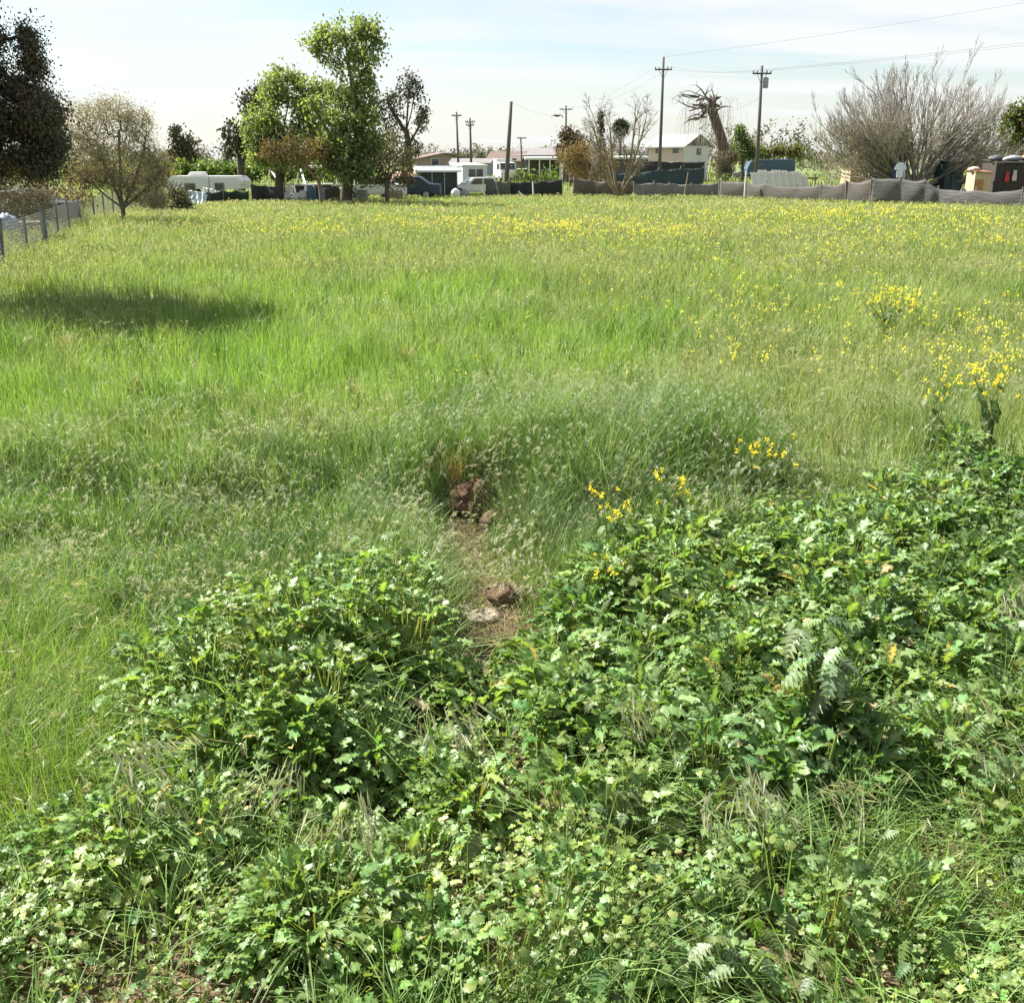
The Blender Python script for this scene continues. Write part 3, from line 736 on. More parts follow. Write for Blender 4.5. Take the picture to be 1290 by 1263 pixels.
thistle(790, 960, .2, 'small milk thistle with two upright whitish leaves in the middle of the foreground', .11, .36, (.14, .20, .09))

# pale broken lump and soil clods on the track
def lump(name, u, v, z, r, label, cat, m_, sq=.55, seed=0):
    p = ground_pt(u, v, z); rr = np.random.default_rng(seed)
    n1, n2 = 34, 22; V = []
    for i in range(n2 + 1):
        for k in range(n1):
            ph = math.pi * i / n2; th = 2 * math.pi * k / n1
            q = 1 + .5 * (float(vn(math.cos(th) * 2 + 9, ph * 2 + math.sin(th) * 2, .9, seed)) - .5) + .30 * (float(vn(math.cos(th) * 2 + 9, ph * 2 + math.sin(th) * 2, .28, seed + 5)) - .5) + rr.normal(0, .022)
            V.append((r * q * math.sin(ph) * math.cos(th), .8 * r * q * math.sin(ph) * math.sin(th), sq * r * q * math.cos(ph) + sq * r * .5))
    Fs = [(i * n1 + k, (i + 1) * n1 + k, (i + 1) * n1 + (k + 1) % n1, i * n1 + (k + 1) % n1) for i in range(n2) for k in range(n1)]
    b_ = MB(); b_.raw(V, Fs); o = b_.build(name, m_, None, smooth=True); o.location = (p.x, p.y, float(gz(p.x, p.y)))
    return tag(o, label, cat)
soil_m = mat('clod_soil', (.19, .125, .075), .95, .5, 18, bump=.8)
dark_soil = mat('clod_soil_dark', (.15, .09, .05), .95, .5, 18, bump=.8)
pale_m = mat('bleached_stone', (.50, .45, .35), .9, .35, 20, bump=.7, c2=(.27, .22, .15))
lump('stone', 606, 758, -.25, .11, 'pale bleached stone lying on the bare track between the mallow mounds', 'stone', pale_m, .45, 1)
lump('stone', 584, 748, -.25, .06, 'small pale stone against the left side of the bleached stone on the track', 'stone', pale_m, .5, 5)
lump('soil_clod', 640, 742, -.25, .13, 'brown crumbly soil clod right of the bleached stone', 'soil clod', soil_m, .7, 2)
lump('soil_clod', 596, 634, -.22, .20, 'dark dug out soil heap under the dry grass at the head of the track', 'soil clod', dark_soil, .9, 3)
lump('soil_clod', 630, 650, -.24, .15, 'paler crumbled soil heap at the right foot of the dark one', 'soil clod', soil_m, .6, 4)
tuft(572, 600, -.05, .36, 60, .007, .6, 10, 'tan dead grass tuft hanging over dug out soil at the track head', (.36, .27, .12), a0=-1.6, spread=1.8, hl=.05)

S = Soup(); n = 2600
y = np.concatenate([rng.normal(8.15, .34, n // 2), rng.normal(6.35, .30, n // 2)]); x = -.355 + (8.2 - y) * .10 + rng.normal(0, .20, n)
OCT = (np.array([[1, 0, 0], [-1, 0, 0], [0, 1, 0], [0, -1, 0], [0, 0, .8], [0, 0, -.6]], float), [np.array([[0, 2, 4], [2, 1, 4], [1, 3, 4], [3, 0, 4], [2, 0, 5], [1, 2, 5], [3, 1, 5], [0, 3, 5]])])
V, Fs = stamp(*OCT, np.stack([x, y, gz(x, y) + .004], -1), unit(rng.normal(0, .6, (n, 3)) + np.array([0, 0, 1.])), np.stack([rng.uniform(.004, .016, n) * rng.uniform(.4, 1.5, n) for _ in range(3)], -1))
S.add(V, Fs, percol(randcol((.20, .135, .085), n, .4, .06), 6))
tag(S.build('soil_crumbs', straw_m), 'loose brown soil crumbs strewn over the bare spots of the track', 'soil', kind='stuff')

# ================================================================== BACKGROUND: trees
bark_m = mat('bark_grey_brown', (.17, .14, .11), .95, .4, 3, bump=.4)
pale_bark = mat('bark_pale', (.36, .33, .29), .9, .3, 3, bump=.3)
dark_bark = mat('bark_dark', (.085, .07, .055), .95, .35, 3, bump=.4)
red_bark = mat('bark_reddish', (.20, .13, .09), .95, .35, 3, bump=.4)
tan_bark = mat('bark_tan', (.30, .24, .15), .95, .3, 3)
tree_leaf = leafmat('tree_leaf', .5, .5, .3, (1.25, 1.3, .5))
dark_leaf = leafmat('evergreen_leaf', .6, .15, .25, (1.1, 1.1, .7))
dry_leaf = leafmat('bud_leaf', .8, .3, .15, (1.1, 1.05, .8))

def insert_tree(trunk, r0, targets, rtip=.008, expo=2.25, wig=.07, seed=0, rise=.12):
    """trunk: list of polylines (first starts at the ground); targets joined to the nearest older wood"""
    rg = np.random.default_rng(seed)
    nodes = []; par = []; base_r = []
    for pl in trunk:
        pl = [np.array(p, float) for p in pl]
        prev = -1
        if nodes:
            prev = int(np.argmin([np.linalg.norm(n - pl[0]) for n in nodes]))
        for a, b_ in zip(pl[:-1], pl[1:]):
            k = max(2, int(np.linalg.norm(b_ - a) / .5))
            for i in range(k):
                if prev == -1 or i > 0 or a is not pl[0]:
                    q = a + (b_ - a) * i / k
                    nodes.append(q + (rg.normal(0, .02, 3) if i else 0)); par.append(prev); prev = len(nodes) - 1
        nodes.append(pl[-1]); par.append(prev)
    nt0 = len(nodes)
    root = nodes[0]
    start = np.mean([pl[-1] for pl in trunk], 0)
    order = np.argsort(np.min(np.stack([np.linalg.norm(targets - np.array(pl[-1]), axis=1) for pl in trunk]), 0))
    N = np.array(nodes); N = np.concatenate([N, np.zeros((len(targets) * 4, 3))]); n = nt0
    minz = root[2] + .25 * (max(p[2] for p in nodes) - root[2])
    tips = []
    for ti in order:
        t = targets[ti]
        d = t - N[:n]; ds = np.linalg.norm(d, axis=1)
        cost = ds + .35 * np.maximum(0, N[:n, 2] - t[2] + .2 * ds) + np.where(N[:n, 2] < minz, 3., 0)
        j = int(np.argmin(cost)); a = N[j].copy(); L_ = ds[j]; p = j
        k = 4 if L_ > .6 else 2
        for i in range(1, k + 1):
            s = i / k
            q = a + (t - a) * s + np.array([0, 0, -rise * L_ * math.sin(s * math.pi) * .6]) + (rg.normal(0, wig * L_, 3) * math.sin(s * math.pi) if i < k else 0)
            N[n] = q; par.append(p); p = n; n += 1
        tips.append(p)
    N = N[:n]; par = np.array(par)
    acc = np.zeros(n); haschild = np.zeros(n, bool)
    for i in range(n - 1, -1, -1):
        if not haschild[i]: acc[i] = max(acc[i], rtip ** expo)
        if par[i] >= 0: acc[par[i]] += acc[i]; haschild[par[i]] = True
    rad = acc ** (1 / expo)
    rad = rad * (r0 / max(rad[0], 1e-6)) ** np.clip((rad - rtip) / max(rad[0] - rtip, 1e-6), 0, 1)
    return N, par, rad
def wood(name, N, par, rad, m, parent, n=6):
    S = Soup()
    ch = np.where(par >= 0)[0]
    P = np.stack([N[par[ch]], N[ch]], 1)
    rp_ = np.minimum(rad[par[ch]], rad[ch] * 1.25); Rd = np.stack([rp_, rad[ch]], 1)
    d = unit(P[:, 1] - P[:, 0]); P[:, 1] += d * Rd[:, 1:2] * .5
    big = Rd[:, 1] > .03
    for q, k in ((big, 8), (~big, 4)):
        if q.any():
            V, Fq = tubes(P[q], Rd[q], k); S.add(V, Fq)
    return S.build(name, m, parent, True)
def ell(c, r, n, rg, hollow=.0):
    d = unit(rg.normal(0, 1, (n, 3))); s = rg.uniform(hollow ** 3, 1, (n, 1)) ** (1 / 3.)
    return np.array(c) + d * s * np.array(r)
def crown(S, centers, n, spread, size, cols, rg, T=LEAFQ, flat=.3):
    """leaf faces gathered in small bunches round the twig ends"""
    j = rg.integers(0, len(centers), n)
    bunch = rg.integers(0, len(cols), len(centers)); shade = rg.uniform(.75, 1.25, len(centers))
    q = centers[j] + rg.normal(0, spread, (n, 3)) * rg.uniform(.3, 1.2, (n, 1))
    nr = unit(rg.normal(0, 1, (n, 3)) + np.array([0, 0, flat]))
    V, Fs = stamp(T[0], T[1], q, nr, rg.uniform(.6, 1.3, n) * size, rg.uniform(0, 6.28, n))
    c = np.array(cols)[bunch[j]] * shade[j][:, None] * rg.uniform(.75, 1.25, (n, 1))
    S.add(V, Fs, percol(c, len(T[0])))
def px_pts(Y, pts, base):
    """pixel polyline -> offsets from base at depth Y (+ optional depth offset)"""
    out = []
    for p in pts:
        q = pt(p[0], p[1], Y + (p[2] if len(p) > 2 else 0)); out.append(tuple(q - base))
    return out
def leafy_tree(name, label, Y, trunk_px, r0, clumps, nleaf, size, cols, lm, bm, seed, spread=.28, group=None, tips_per=26, rtip=.012, crown_name='crown', cat='tree', hollow=.35, deep=1.0):
    rg = np.random.default_rng(seed)
    b0 = pt(trunk_px[0][0][0], trunk_px[0][0][1], Y); base = Vector((b0.x, Y, float(gz(b0.x, Y))))
    t = thing(name, label, cat, base, 0, group)
    tr = [px_pts(Y, pl, base) for pl in trunk_px]; tr[0][0] = (0, 0, -.1)
    T = []; w_ = []
    for c in clumps:
        u, v, ru, rv = c[:4]; dy = c[4] if len(c) > 4 else rg.uniform(-.6, .6)
        cc = pt(u, v, Y + dy) - base; s = mpp(Y)
        k = max(4, int(tips_per * (c[5] if len(c) > 5 else 1)))
        T.append(ell(cc, (ru * s, (ru + rv) * .5 * s * deep, rv * s), k, rg, hollow))
    T = np.concatenate(T); T[:, 2] = np.maximum(T[:, 2], .25)
    N, par, rad = insert_tree(tr, r0, T, rtip, seed=seed)
    wood('trunk', N, par, rad, bm, t)
    if nleaf:
        S = Soup(); crown(S, T, nleaf, spread, size, cols, rg)
        S.build(crown_name, lm, t)
    return t

# cottonwood in the middle: tall narrow crown leaning out of a forked trunk, bright spring leaves
G1 = [(.20, .245, .11), (.18, .23, .10), (.225, .265, .13), (.165, .205, .095)]
leafy_tree('cottonwood_tree', 'tall bright green cottonwood with forked trunk rising above every other tree', 65,
    [[(436, 252), (437, 215), (445, 190), (452, 160), (448, 120), (438, 80), (436, 45)], [(438, 225), (425, 185), (405, 150), (388, 128)], [(437, 235), (424, 222), (418, 195)], [(438, 222), (458, 200), (468, 170)], [(448, 175), (440, 140), (428, 105)]], .34,
    [(437, 42, 34, 17), (462, 38, 18, 12), (404, 55, 18, 15), (425, 65, 28, 20), (462, 70, 20, 24), (443, 95, 24, 24), (428, 120, 20, 16), (458, 118, 15, 22), (440, 148, 26, 22), (462, 155, 13, 22), (420, 158, 14, 22), (440, 180, 26, 16), (415, 190, 18, 14), (455, 195, 14, 20), (470, 175, 10, 16), (395, 135, 12, 18, 0, .5), (436, 168, 18, 18, -.8), (425, 208, 16, 12, -.8), (455, 215, 14, 12, -.6), (437, 222, 16, 8, -.9, .5)],
    15000, .22, G1, tree_leaf, dark_bark, 21, .27, 'green cottonwoods', 22)
leafy_tree('cottonwood_tree', 'lower broad green cottonwood left of the tall forked one', 69,
    [[(352, 240), (352, 200), (358, 160), (365, 125)], [(354, 195), (335, 165), (328, 140)], [(356, 180), (385, 150), (395, 130)]], .3,
    [(365, 110, 26, 15), (340, 118, 16, 18), (390, 118, 16, 18), (330, 145, 20, 22), (362, 140, 28, 22), (395, 150, 20, 22), (325, 172, 18, 18), (350, 175, 22, 20), (380, 178, 24, 18), (402, 175, 10, 20), (358, 96, 14, 7, 0, .5), (345, 200, 20, 12), (365, 205, 22, 12), (330, 195, 14, 14), (362, 165, 24, 18), (410, 120, 6, 16, 0, .5)],
    13000, .22, G1, tree_leaf, dark_bark, 22, .3, 'green cottonwoods', 22)
leafy_tree('evergreen_tree', 'dark olive evergreen half hidden behind the broad cottonwood', 84,
    [[(303, 225), (303, 190), (306, 160)]], .28,
    [(318, 130, 14, 16), (300, 168, 17, 15), (296, 185, 13, 16), (312, 185, 14, 16), (322, 155, 14, 20), (330, 120, 10, 8)],
    3600, .30, [(.05, .065, .035), (.075, .08, .04), (.10, .09, .05)], dark_leaf, dark_bark, 23, .3)
leafy_tree('shrubby_tree', 'reddish brown budding tree in front of the cottonwood trunks', 63.5,
    [[(405, 252), (402, 230), (395, 205)], [(402, 228), (412, 205)], [(400, 225), (378, 200)]], .10,
    [(345, 190, 20, 10), (372, 182, 24, 13), (400, 187, 22, 13), (388, 197, 22, 7), (415, 198, 10, 8)],
    2600, .16, [(.17, .11, .05), (.12, .10, .05), (.19, .13, .06), (.11, .12, .045)], dry_leaf, red_bark, 24, .3, None, 34, .009)
leafy_tree('eucalyptus_tree', 'dark open crowned tree with bare upright limbs right of the tall cottonwood', 80,
    [[(516, 222), (515, 195), (512, 165), (514, 130), (516, 105)], [(514, 185), (525, 165), (533, 148)], [(513, 170), (497, 145), (488, 125)], [(514, 160), (520, 130), (524, 108)]], .26,
    [(516, 102, 11, 9), (505, 118, 14, 14), (490, 130, 14, 14), (524, 118, 8, 16), (482, 155, 16, 18), (500, 150, 14, 16), (530, 155, 9, 14), (533, 145, 6, 10), (490, 178, 16, 14), (520, 185, 10, 14), (478, 138, 8, 14)],
    3000, .20, [(.075, .075, .045), (.10, .085, .055), (.055, .065, .035)], dark_leaf, dark_bark, 25, .26, None, 20, .014)
leafy_tree('shrubby_tree', 'brownish green rounded budding tree between cottonwood and dark shed', 66,
    [[(488, 250), (488, 230), (490, 205)], [(488, 228), (478, 205)], [(489, 225), (502, 205)]], .13,
    [(478, 190, 14, 16), (495, 182, 14, 14), (508, 200, 14, 16), (488, 208, 20, 16), (472, 215, 10, 14), (512, 222, 10, 10), (492, 228, 20, 8)],
    3000, .15, [(.15, .12, .055), (.12, .13, .05), (.17, .14, .07)], dry_leaf, bark_m, 26, .3, None, 34, .009)
leafy_tree('evergreen_tree', 'olive and rust toned distant tree with a thin leader, left of the trailer', 140,
    [[(232, 212), (230, 190), (225, 165)]], .3, [(222, 172, 5, 12), (226, 190, 12, 12), (240, 188, 13, 14), (236, 202, 18, 8), (218, 200, 8, 10)],
    2200, .42, [(.08, .085, .045), (.14, .10, .05), (.06, .075, .04)], dark_leaf, dark_bark, 27, .4)
# dark conifer at the left edge (its shade falls on the meadow)
leafy_tree('dark_conifer', 'big dark evergreen with rusty upper branches at the left edge of the photo', 20,
    [[(-75, 345), (-72, 230), (-66, 130), (-60, 20)]], .2,
    [(36, 52, 2.5, 13, 0, .35), (40, 82, 6, 10, 0, .5), (-14, 48, 4, 14, 0, .5), (-12, 88, 8, 10, 0, .6), (22, 114, 17, 9, 0, .8), (50, 126, 6, 7, 0, .5), (10, 140, 40, 22), (56, 142, 12, 14), (20, 175, 45, 20), (64, 180, 15, 16), (10, 208, 40, 16), (52, 205, 18, 12), (-50, 90, 26, 26), (-60, 40, 10, 34), (-55, 130, 50, 50), (-70, 200, 60, 40), (-72, -40, 40, 45, 0, 2.5), (-80, -130, 36, 50, 0, 2.5), (-80, 20, 44, 40, .8, 2), (-95, -60, 50, 50, -1.2, 2.5), (-90, 30, 50, 50, -1.5, 2.5), (-110, 110, 50, 40, -2.0), (-95, 190, 50, 40, -2.3), (-70, 60, 18, 36, -1.3), (-110, 220, 50, 30, -1.2), (-75, 215, 40, 30, 0), (-90, 150, 40, 40, -1), (-120, 120, 50, 60), (-130, 200, 50, 40), (-95, 90, 30, 40)],
    170000, .055, [(.09, .10, .066), (.075, .085, .056), (.105, .105, .07), (.10, .09, .065), (.17, .11, .06)], dark_leaf, dark_bark, 28, .15, None, 46, .008, deep=2.1)
leafy_tree('budding_tree', 'pale leafless tree with a rounded twiggy crown beside the wire fence', 43,
    [[(156, 285), (155, 262), (152, 240)], [(155, 265), (140, 225), (122, 180)], [(154, 262), (152, 215), (150, 165)], [(156, 262), (172, 220), (182, 185)], [(155, 262), (120, 235), (92, 215)], [(156, 258), (188, 235), (205, 215)]], .085,
    [(100, 150, 24, 22, 0, 2), (140, 140, 26, 18, 0, 2), (172, 155, 20, 18, 0, 2), (95, 185, 22, 24, 0, 2), (135, 180, 26, 24, 0, 2), (178, 190, 24, 20, 0, 2), (200, 205, 16, 16, 0, 1.5), (120, 212, 30, 14, 0, 2), (165, 220, 26, 20, 0, 2), (195, 232, 18, 12, 0, 1.3), (150, 236, 20, 9, 0, 1.), (175, 248, 18, 10, 0, 1.), (198, 252, 12, 8)],
    34000, .06, [(.34, .31, .17), (.27, .26, .15), (.32, .26, .14), (.40, .37, .27)], dry_leaf, bark_m, 29, .2, None, 80, .0075)

def shrub(name, label, Y, clumps, nleaf, size, cols, lm, seed, spread=.2, group=None, bm=None, tips=26, cat='shrub', rt=.006, zb=0):
    rg = np.random.default_rng(seed)
    uc = np.mean([c[0] for c in clumps]); b0 = pt(uc, 240, Y); base = Vector((b0.x, Y, float(gz(b0.x, Y)) + zb))
    t = thing(name, label, cat, base, 0, group)
    T = []; s = mpp(Y)
    for c in clumps:
        cc = pt(c[0], c[1], Y + (c[4] if len(c) > 4 else rg.uniform(-.3, .3))) - base
        T.append(ell(cc, (c[2] * s, (c[2] + c[3]) * .5 * s, c[3] * s), tips, rg, .2))
    T = np.concatenate(T); T[:, 2] = np.maximum(T[:, 2], .08)
    tr = [[(0, 0, -.05), (0, 0, .25)]]
    N, par, rad = insert_tree(tr, .05, T, rt, seed=seed); wood('stem', N, par, rad, bm or bark_m, t)
    S = Soup(); crown(S, T, nleaf, spread, size, cols, rg); S.build('foliage', lm, t)
    return t
BR = [(.16, .11, .06), (.20, .14, .075), (.13, .10, .05)]
shrub('dead_bush', 'reddish brown dry bush behind the wire fence under the dark evergreen', 42, [(75, 235, 18, 16), (105, 230, 18, 18), (60, 250, 16, 12), (95, 252, 26, 12), (45, 230, 12, 14)], 1600, .10, BR, dry_leaf, 31, .2, None, red_bark, 60)
shrub('shrub', 'grey green bush right of the pale twiggy tree by the field edge', 55, [(205, 240, 16, 14), (225, 245, 14, 12), (195, 256, 16, 8), (230, 258, 12, 6)], 2400, .12, [(.085, .09, .05), (.12, .11, .06), (.07, .08, .045)], dark_leaf, 32, .2)
shrub('dead_bush', 'pale bare bush at the far left behind the first fence posts', 33, [(10, 250, 18, 16), (30, 256, 16, 14), (-20, 240, 20, 24), (40, 240, 14, 12), (55, 248, 12, 10), (5, 232, 14, 10)], 6000, .06, [(.24, .21, .15), (.2, .17, .11)], dry_leaf, 33, .2, None, pale_bark, 90)
shrub('dead_bush', 'orange tan twiggy bush left of the bare tree beyond the field', 86, [(718, 195, 16, 12), (740, 190, 18, 16), (760, 205, 18, 12), (728, 210, 20, 10), (745, 218, 26, 8)], 4200, .16, [(.26, .18, .085), (.22, .16, .08), (.19, .15, .06)], dry_leaf, 34, .3, None, tan_bark, 90)
shrub('ivy_stump', 'grey brown vine covered stump under the weeping willow', 88, [(905, 205, 9, 12), (917, 204, 10, 12), (912, 218, 14, 8), (922, 198, 6, 6)], 2200, .16, [(.17, .14, .11), (.13, .11, .085), (.10, .10, .06)], dry_leaf, 35, .25, None, bark_m, 50)
shrub('shrub', 'low green bush below the pole tops between white truck and tan bush', 92, [(690, 222, 16, 8), (660, 222, 12, 7)], 900, .2, [(.10, .15, .04), (.12, .15, .05)], tree_leaf, 36, .3)
leafy_tree('rusty_conifer', 'dense brown topped tree behind the orange tan bush with a pole above it', 104, [[(720, 215), (720, 190), (718, 172)]], .25,
    [(715, 172, 9, 9), (724, 176, 10, 12), (712, 188, 10, 12), (730, 190, 12, 14), (720, 200, 16, 10)], 3200, .26, [(.10, .075, .045), (.14, .10, .055), (.07, .07, .035)], dark_leaf, dark_bark, 37, .3)
leafy_tree('cypress_tree', 'narrow dark columnar tree standing inside the bare tree branches', 108, [[(757, 212), (757, 180), (757, 142)]], .2,
    [(757, 148, 2.4, 8), (757, 162, 3, 10), (757, 178, 4, 12), (757, 195, 4.5, 12)], 1900, .2, [(.045, .055, .03), (.06, .065, .035)], dark_leaf, dark_bark, 38, .16, None, 20)
leafy_tree('green_tree', 'leafy green tree cut off by the right edge of the photo', 92, [[(1285, 215), (1285, 190), (1282, 165)]], .3,
    [(1278, 145, 12, 10), (1300, 135, 16, 12), (1275, 165, 14, 14), (1300, 165, 18, 16), (1285, 185, 20, 12), (1325, 160, 20, 20)], 3800, .30, [(.10, .14, .04), (.08, .11, .04), (.15, .13, .05)], tree_leaf, dark_bark, 39, .35)
leafy_tree('green_tree', 'small pale green tree just right of the willow trunk', 118, [[(936, 212), (936, 195), (935, 180)]], .2,
    [(932, 168, 6, 9), (938, 182, 10, 12), (930, 192, 8, 10), (946, 195, 8, 8)], 1500, .32, [(.09, .13, .05), (.11, .14, .06)], tree_leaf, dark_bark, 40, .3)

# ---- bare trees grown limb by limb
def grow(limbs, cfg, rg):
    """limbs: list of (p, dir, length, radius); returns per level arrays of polylines"""
    out = []; tips = []
    cur = limbs
    for lv, c in enumerate(cfg):
        K = c['K']; nxt = []; PP = []; RR = []
        for p, d, L_, r in cur:
            p = np.array(p, float); d = unit(np.array(d, float)); pl = [p]; dd = d
            for i in range(K - 1):
                dd = unit(dd + rg.normal(0, c['wob'], 3) + np.array([0, 0, c['trop']]) ); pl.append(pl[-1] + dd * L_ / (K - 1))
            pl = np.array(pl); rr = r * (1 - (1 - c['end']) * np.linspace(0, 1, K)); PP.append(pl); RR.append(rr)
            if lv == len(cfg) - 1: tips.append(pl[-1]); continue
            nc = c['n'] if isinstance(c['n'], int) else rg.integers(*c['n'])
            for j in range(nc):
                s = rg.uniform(c['t0'], 1) if j else 1.0
                f = s * (K - 1); i0 = min(int(f), K - 2); q = pl[i0] + (pl[i0 + 1] - pl[i0]) * (f - i0)
                tg = unit(pl[i0 + 1] - pl[i0]); ax = unit(np.cross(tg, rg.normal(0, 1, 3))); an = rg.normal(c['ang'], .15) if j else rg.normal(0, .15)
                nd = tg * math.cos(an) + ax * math.sin(an)
                r1 = (rr[i0] * (1 - (f - i0)) + rr[i0 + 1] * (f - i0)) * c['rr']
                nxt.append((q, nd, L_ * c['lr'] * rg.uniform(.6, 1.15) * (1.15 - .45 * s), max(r1, cfg[lv + 1].get('rmin', .003))))
        out.append((np.array(PP), np.array(RR))); cur = nxt
    return out, np.array(tips)
def bare_tree(name, label, base, limbs, cfg, bm, seed, twig_m=None, group=None, cat='tree'):
    rg = np.random.default_rng(seed)
    t = thing(name, label, cat, base, 0, group)
    out, tips = grow(limbs, cfg, rg)
    S = Soup()
    for i, (P, Rr) in enumerate(out[:2]): S.add(*tubes(P, Rr, 8 if i == 0 else 6))
    S.build('trunk', bm, t, True)
    S = Soup()
    for P, Rr in out[2:]: S.add(*tubes(P, Rr, 4))
    S.build('twigs', twig_m or bm, t, True)
    return t, tips, out
# the big fan shaped fig on the right
Yf = 72.0; bf = Vector((X(1150, Yf), Yf, float(gz(X(1150, Yf), Yf))))
rg = np.random.default_rng(5); limbs = []
for i in range(50):
    a = rg.uniform(0, 6.283); ex = (i + .5) / 50
    el = math.radians(84 - 70 * ex ** .8); L_ = (6.7 * (1 - ex) + 6.0 * ex) * rg.uniform(.8, 1.0)
    if i % 2 == 0: a = (0 if i % 4 else math.pi) + rg.normal(0, .35)
    limbs.append(((rg.normal(0, .18), rg.normal(0, .18), rg.uniform(.1, .9)), (math.cos(a) * math.cos(el), math.sin(a) * math.cos(el), math.sin(el)), L_, rg.uniform(.065, .12)))
for i in range(16):
    a = math.pi + rg.normal(0, .4) if i < 11 else rg.normal(0, .4); el = math.radians(rg.uniform(10, 46))
    limbs.append(((rg.normal(0, .15), rg.normal(0, .15), rg.uniform(.3, 1.0)), (math.cos(a) * math.cos(el), math.sin(a) * math.cos(el), math.sin(el)), rg.uniform(5.6, 6.6) if i < 11 else rg.uniform(4.6, 5.4), rg.uniform(.07, .11)))
fig, tips, fo = bare_tree('bare_fig_tree', 'huge fan shaped leafless tree with pale upswept branches behind the cloth fence', bf, limbs,
    [dict(K=8, wob=.05, trop=.018, end=.42, n=(6, 9), t0=.25, ang=.55, rr=.55, lr=.40),
     dict(K=6, wob=.09, trop=.12, end=.5, n=(5, 8), t0=.2, ang=.5, rr=.65, lr=.62, rmin=.02),
     dict(K=5, wob=.08, trop=.14, end=.6, n=(3, 5), t0=.2, ang=.5, rr=.7, lr=.6, rmin=.015),
     dict(K=3, wob=.08, trop=.15, end=.6, n=0, t0=.3, ang=.5, rr=.7, lr=.7, rmin=.013)], mat('fig_bark', (.30, .27, .235), .9, .3, 3), 51, mat('fig_twig', (.37, .335, .295), .9, .3, 3))
S = Soup(); q = np.concatenate([fo[2][0][:, -1], fo[1][0][:, 3]]); q = q[(q[:, 2] < 4.6) & (rg.uniform(size=len(q)) < 1.05 - .19 * q[:, 2])]
crown(S, q, 17000, .26, .11, [(.29, .25, .14), (.22, .20, .11), (.33, .28, .18), (.18, .18, .085)], rg); S.build('new_leaves', dry_leaf, fig)
# bare multi stemmed tree at the edge of the field
Yb = 70.0; bb = Vector((X(780, Yb), Yb, float(gz(X(780, Yb), Yb)))); s_ = mpp(Yb)
def limb_px(u0, v0, u1, v1, r, dy=0.):
    a = pt(u0, v0, Yb) - bb; b_ = pt(u1, v1, Yb + dy) - bb; d = b_ - a
    return (tuple(a), tuple(d.normalized()), d.length, r)
bare_tree('bare_tree', 'bare spreading multi stemmed tree rising from the dark fence in the middle', bb,
    [limb_px(778, 246, 768, 165, .10, .4), limb_px(776, 246, 738, 165, .085, -.6), limb_px(782, 246, 808, 150, .10, .3), limb_px(784, 246, 830, 160, .085, -.8), limb_px(780, 246, 752, 215, .08, 1), limb_px(782, 246, 800, 205, .09, -1.), limb_px(777, 246, 762, 150, .09, 1.)],
    [dict(K=7, wob=.05, trop=.02, end=.5, n=(6, 8), t0=.3, ang=.6, rr=.6, lr=.42),
     dict(K=5, wob=.10, trop=.03, end=.5, n=(5, 7), t0=.2, ang=.7, rr=.6, lr=.6, rmin=.02),
     dict(K=4, wob=.18, trop=-.03, end=.6, n=(6, 9), t0=.2, ang=.7, rr=.7, lr=.65, rmin=.012),
     dict(K=4, wob=.16, trop=-.08, end=.6, n=0, t0=.3, ang=.5, rr=.7, lr=.6, rmin=.008)], mat('bark_olive', (.21, .17, .105), .95, .3, 3), 52, mat('twig_tan', (.20, .17, .13), .9, .3, 3))
# weeping willow stump
Yw = 98.0; bw = Vector((X(914, Yw), Yw, float(gz(X(914, Yw), Yw))))
rg = np.random.default_rng(53)
wt = thing('weeping_willow', 'cut back weeping willow with thick leaning trunk and hanging twigs', 'tree', bw)
tr = MB()
def wl(pts, r): tr.tube([pt(u, v, Yw + (d if d else 0)) - bw for u, v, d in pts], r, 9)
wl([(914, 218, 0), (912, 190, 0), (907, 170, 0), (900, 148, 0), (896, 136, 0), (899, 124, 0)], [.6, .52, .46, .42, .44, .24])
wl([(897, 138, 0), (889, 134, .2), (880, 136, .3), (868, 140, .5)], [.28, .19, .11, .05])
wl([(897, 128, 0), (888, 123, -.2), (878, 127, -.3)], [.22, .13, .05]); wl([(899, 126, 0), (908, 122, .2)], [.2, .05]); wl([(892, 136, 0), (884, 146, -.3), (876, 152, -.5)], [.2, .13, .05]); wl([(898, 127, 0), (894, 119, .2)], [.18, .05])
tr.build('trunk', mat('willow_bark', (.12, .085, .065), .95, .45, 2.5, bump=.8), wt, smooth=True)
wr = np.random.default_rng(530); wlim = []
for i in range(26):
    a_ = np.array(tuple(pt(wr.uniform(872, 908), wr.uniform(122, 150), Yw) - bw)); wlim.append((a_, (wr.normal(-.5, .6), wr.normal(0, .5), wr.uniform(-.1, .7)), wr.uniform(.8, 2.0), wr.uniform(.05, .10)))
wo_, _ = grow(wlim, [dict(K=6, wob=.16, trop=-.05, end=.4, n=(2, 4), t0=.3, ang=.7, rr=.6, lr=.7), dict(K=5, wob=.2, trop=-.14, end=.5, n=0, t0=.3, ang=.5, rr=.7, lr=.6, rmin=.02)], wr)
S = Soup()
for P_, R_ in wo_: S.add(*tubes(P_, R_, 5))
S.build('branches', mat('willow_bark', (.12, .085, .065)), wt, True)
n = 110; M0 = np.array([tuple(pt(u, v, Yw) - bw) for u, v in zip(rg.uniform(866, 925, n), rg.uniform(122, 150, n))]); M0[:, 1] += rg.normal(0, 1.2, n)
hang = rg.uniform(1.2, 4.6, n); dx = rg.normal(-.25, .5, n)
tt = np.linspace(0, 1, 6)[None]
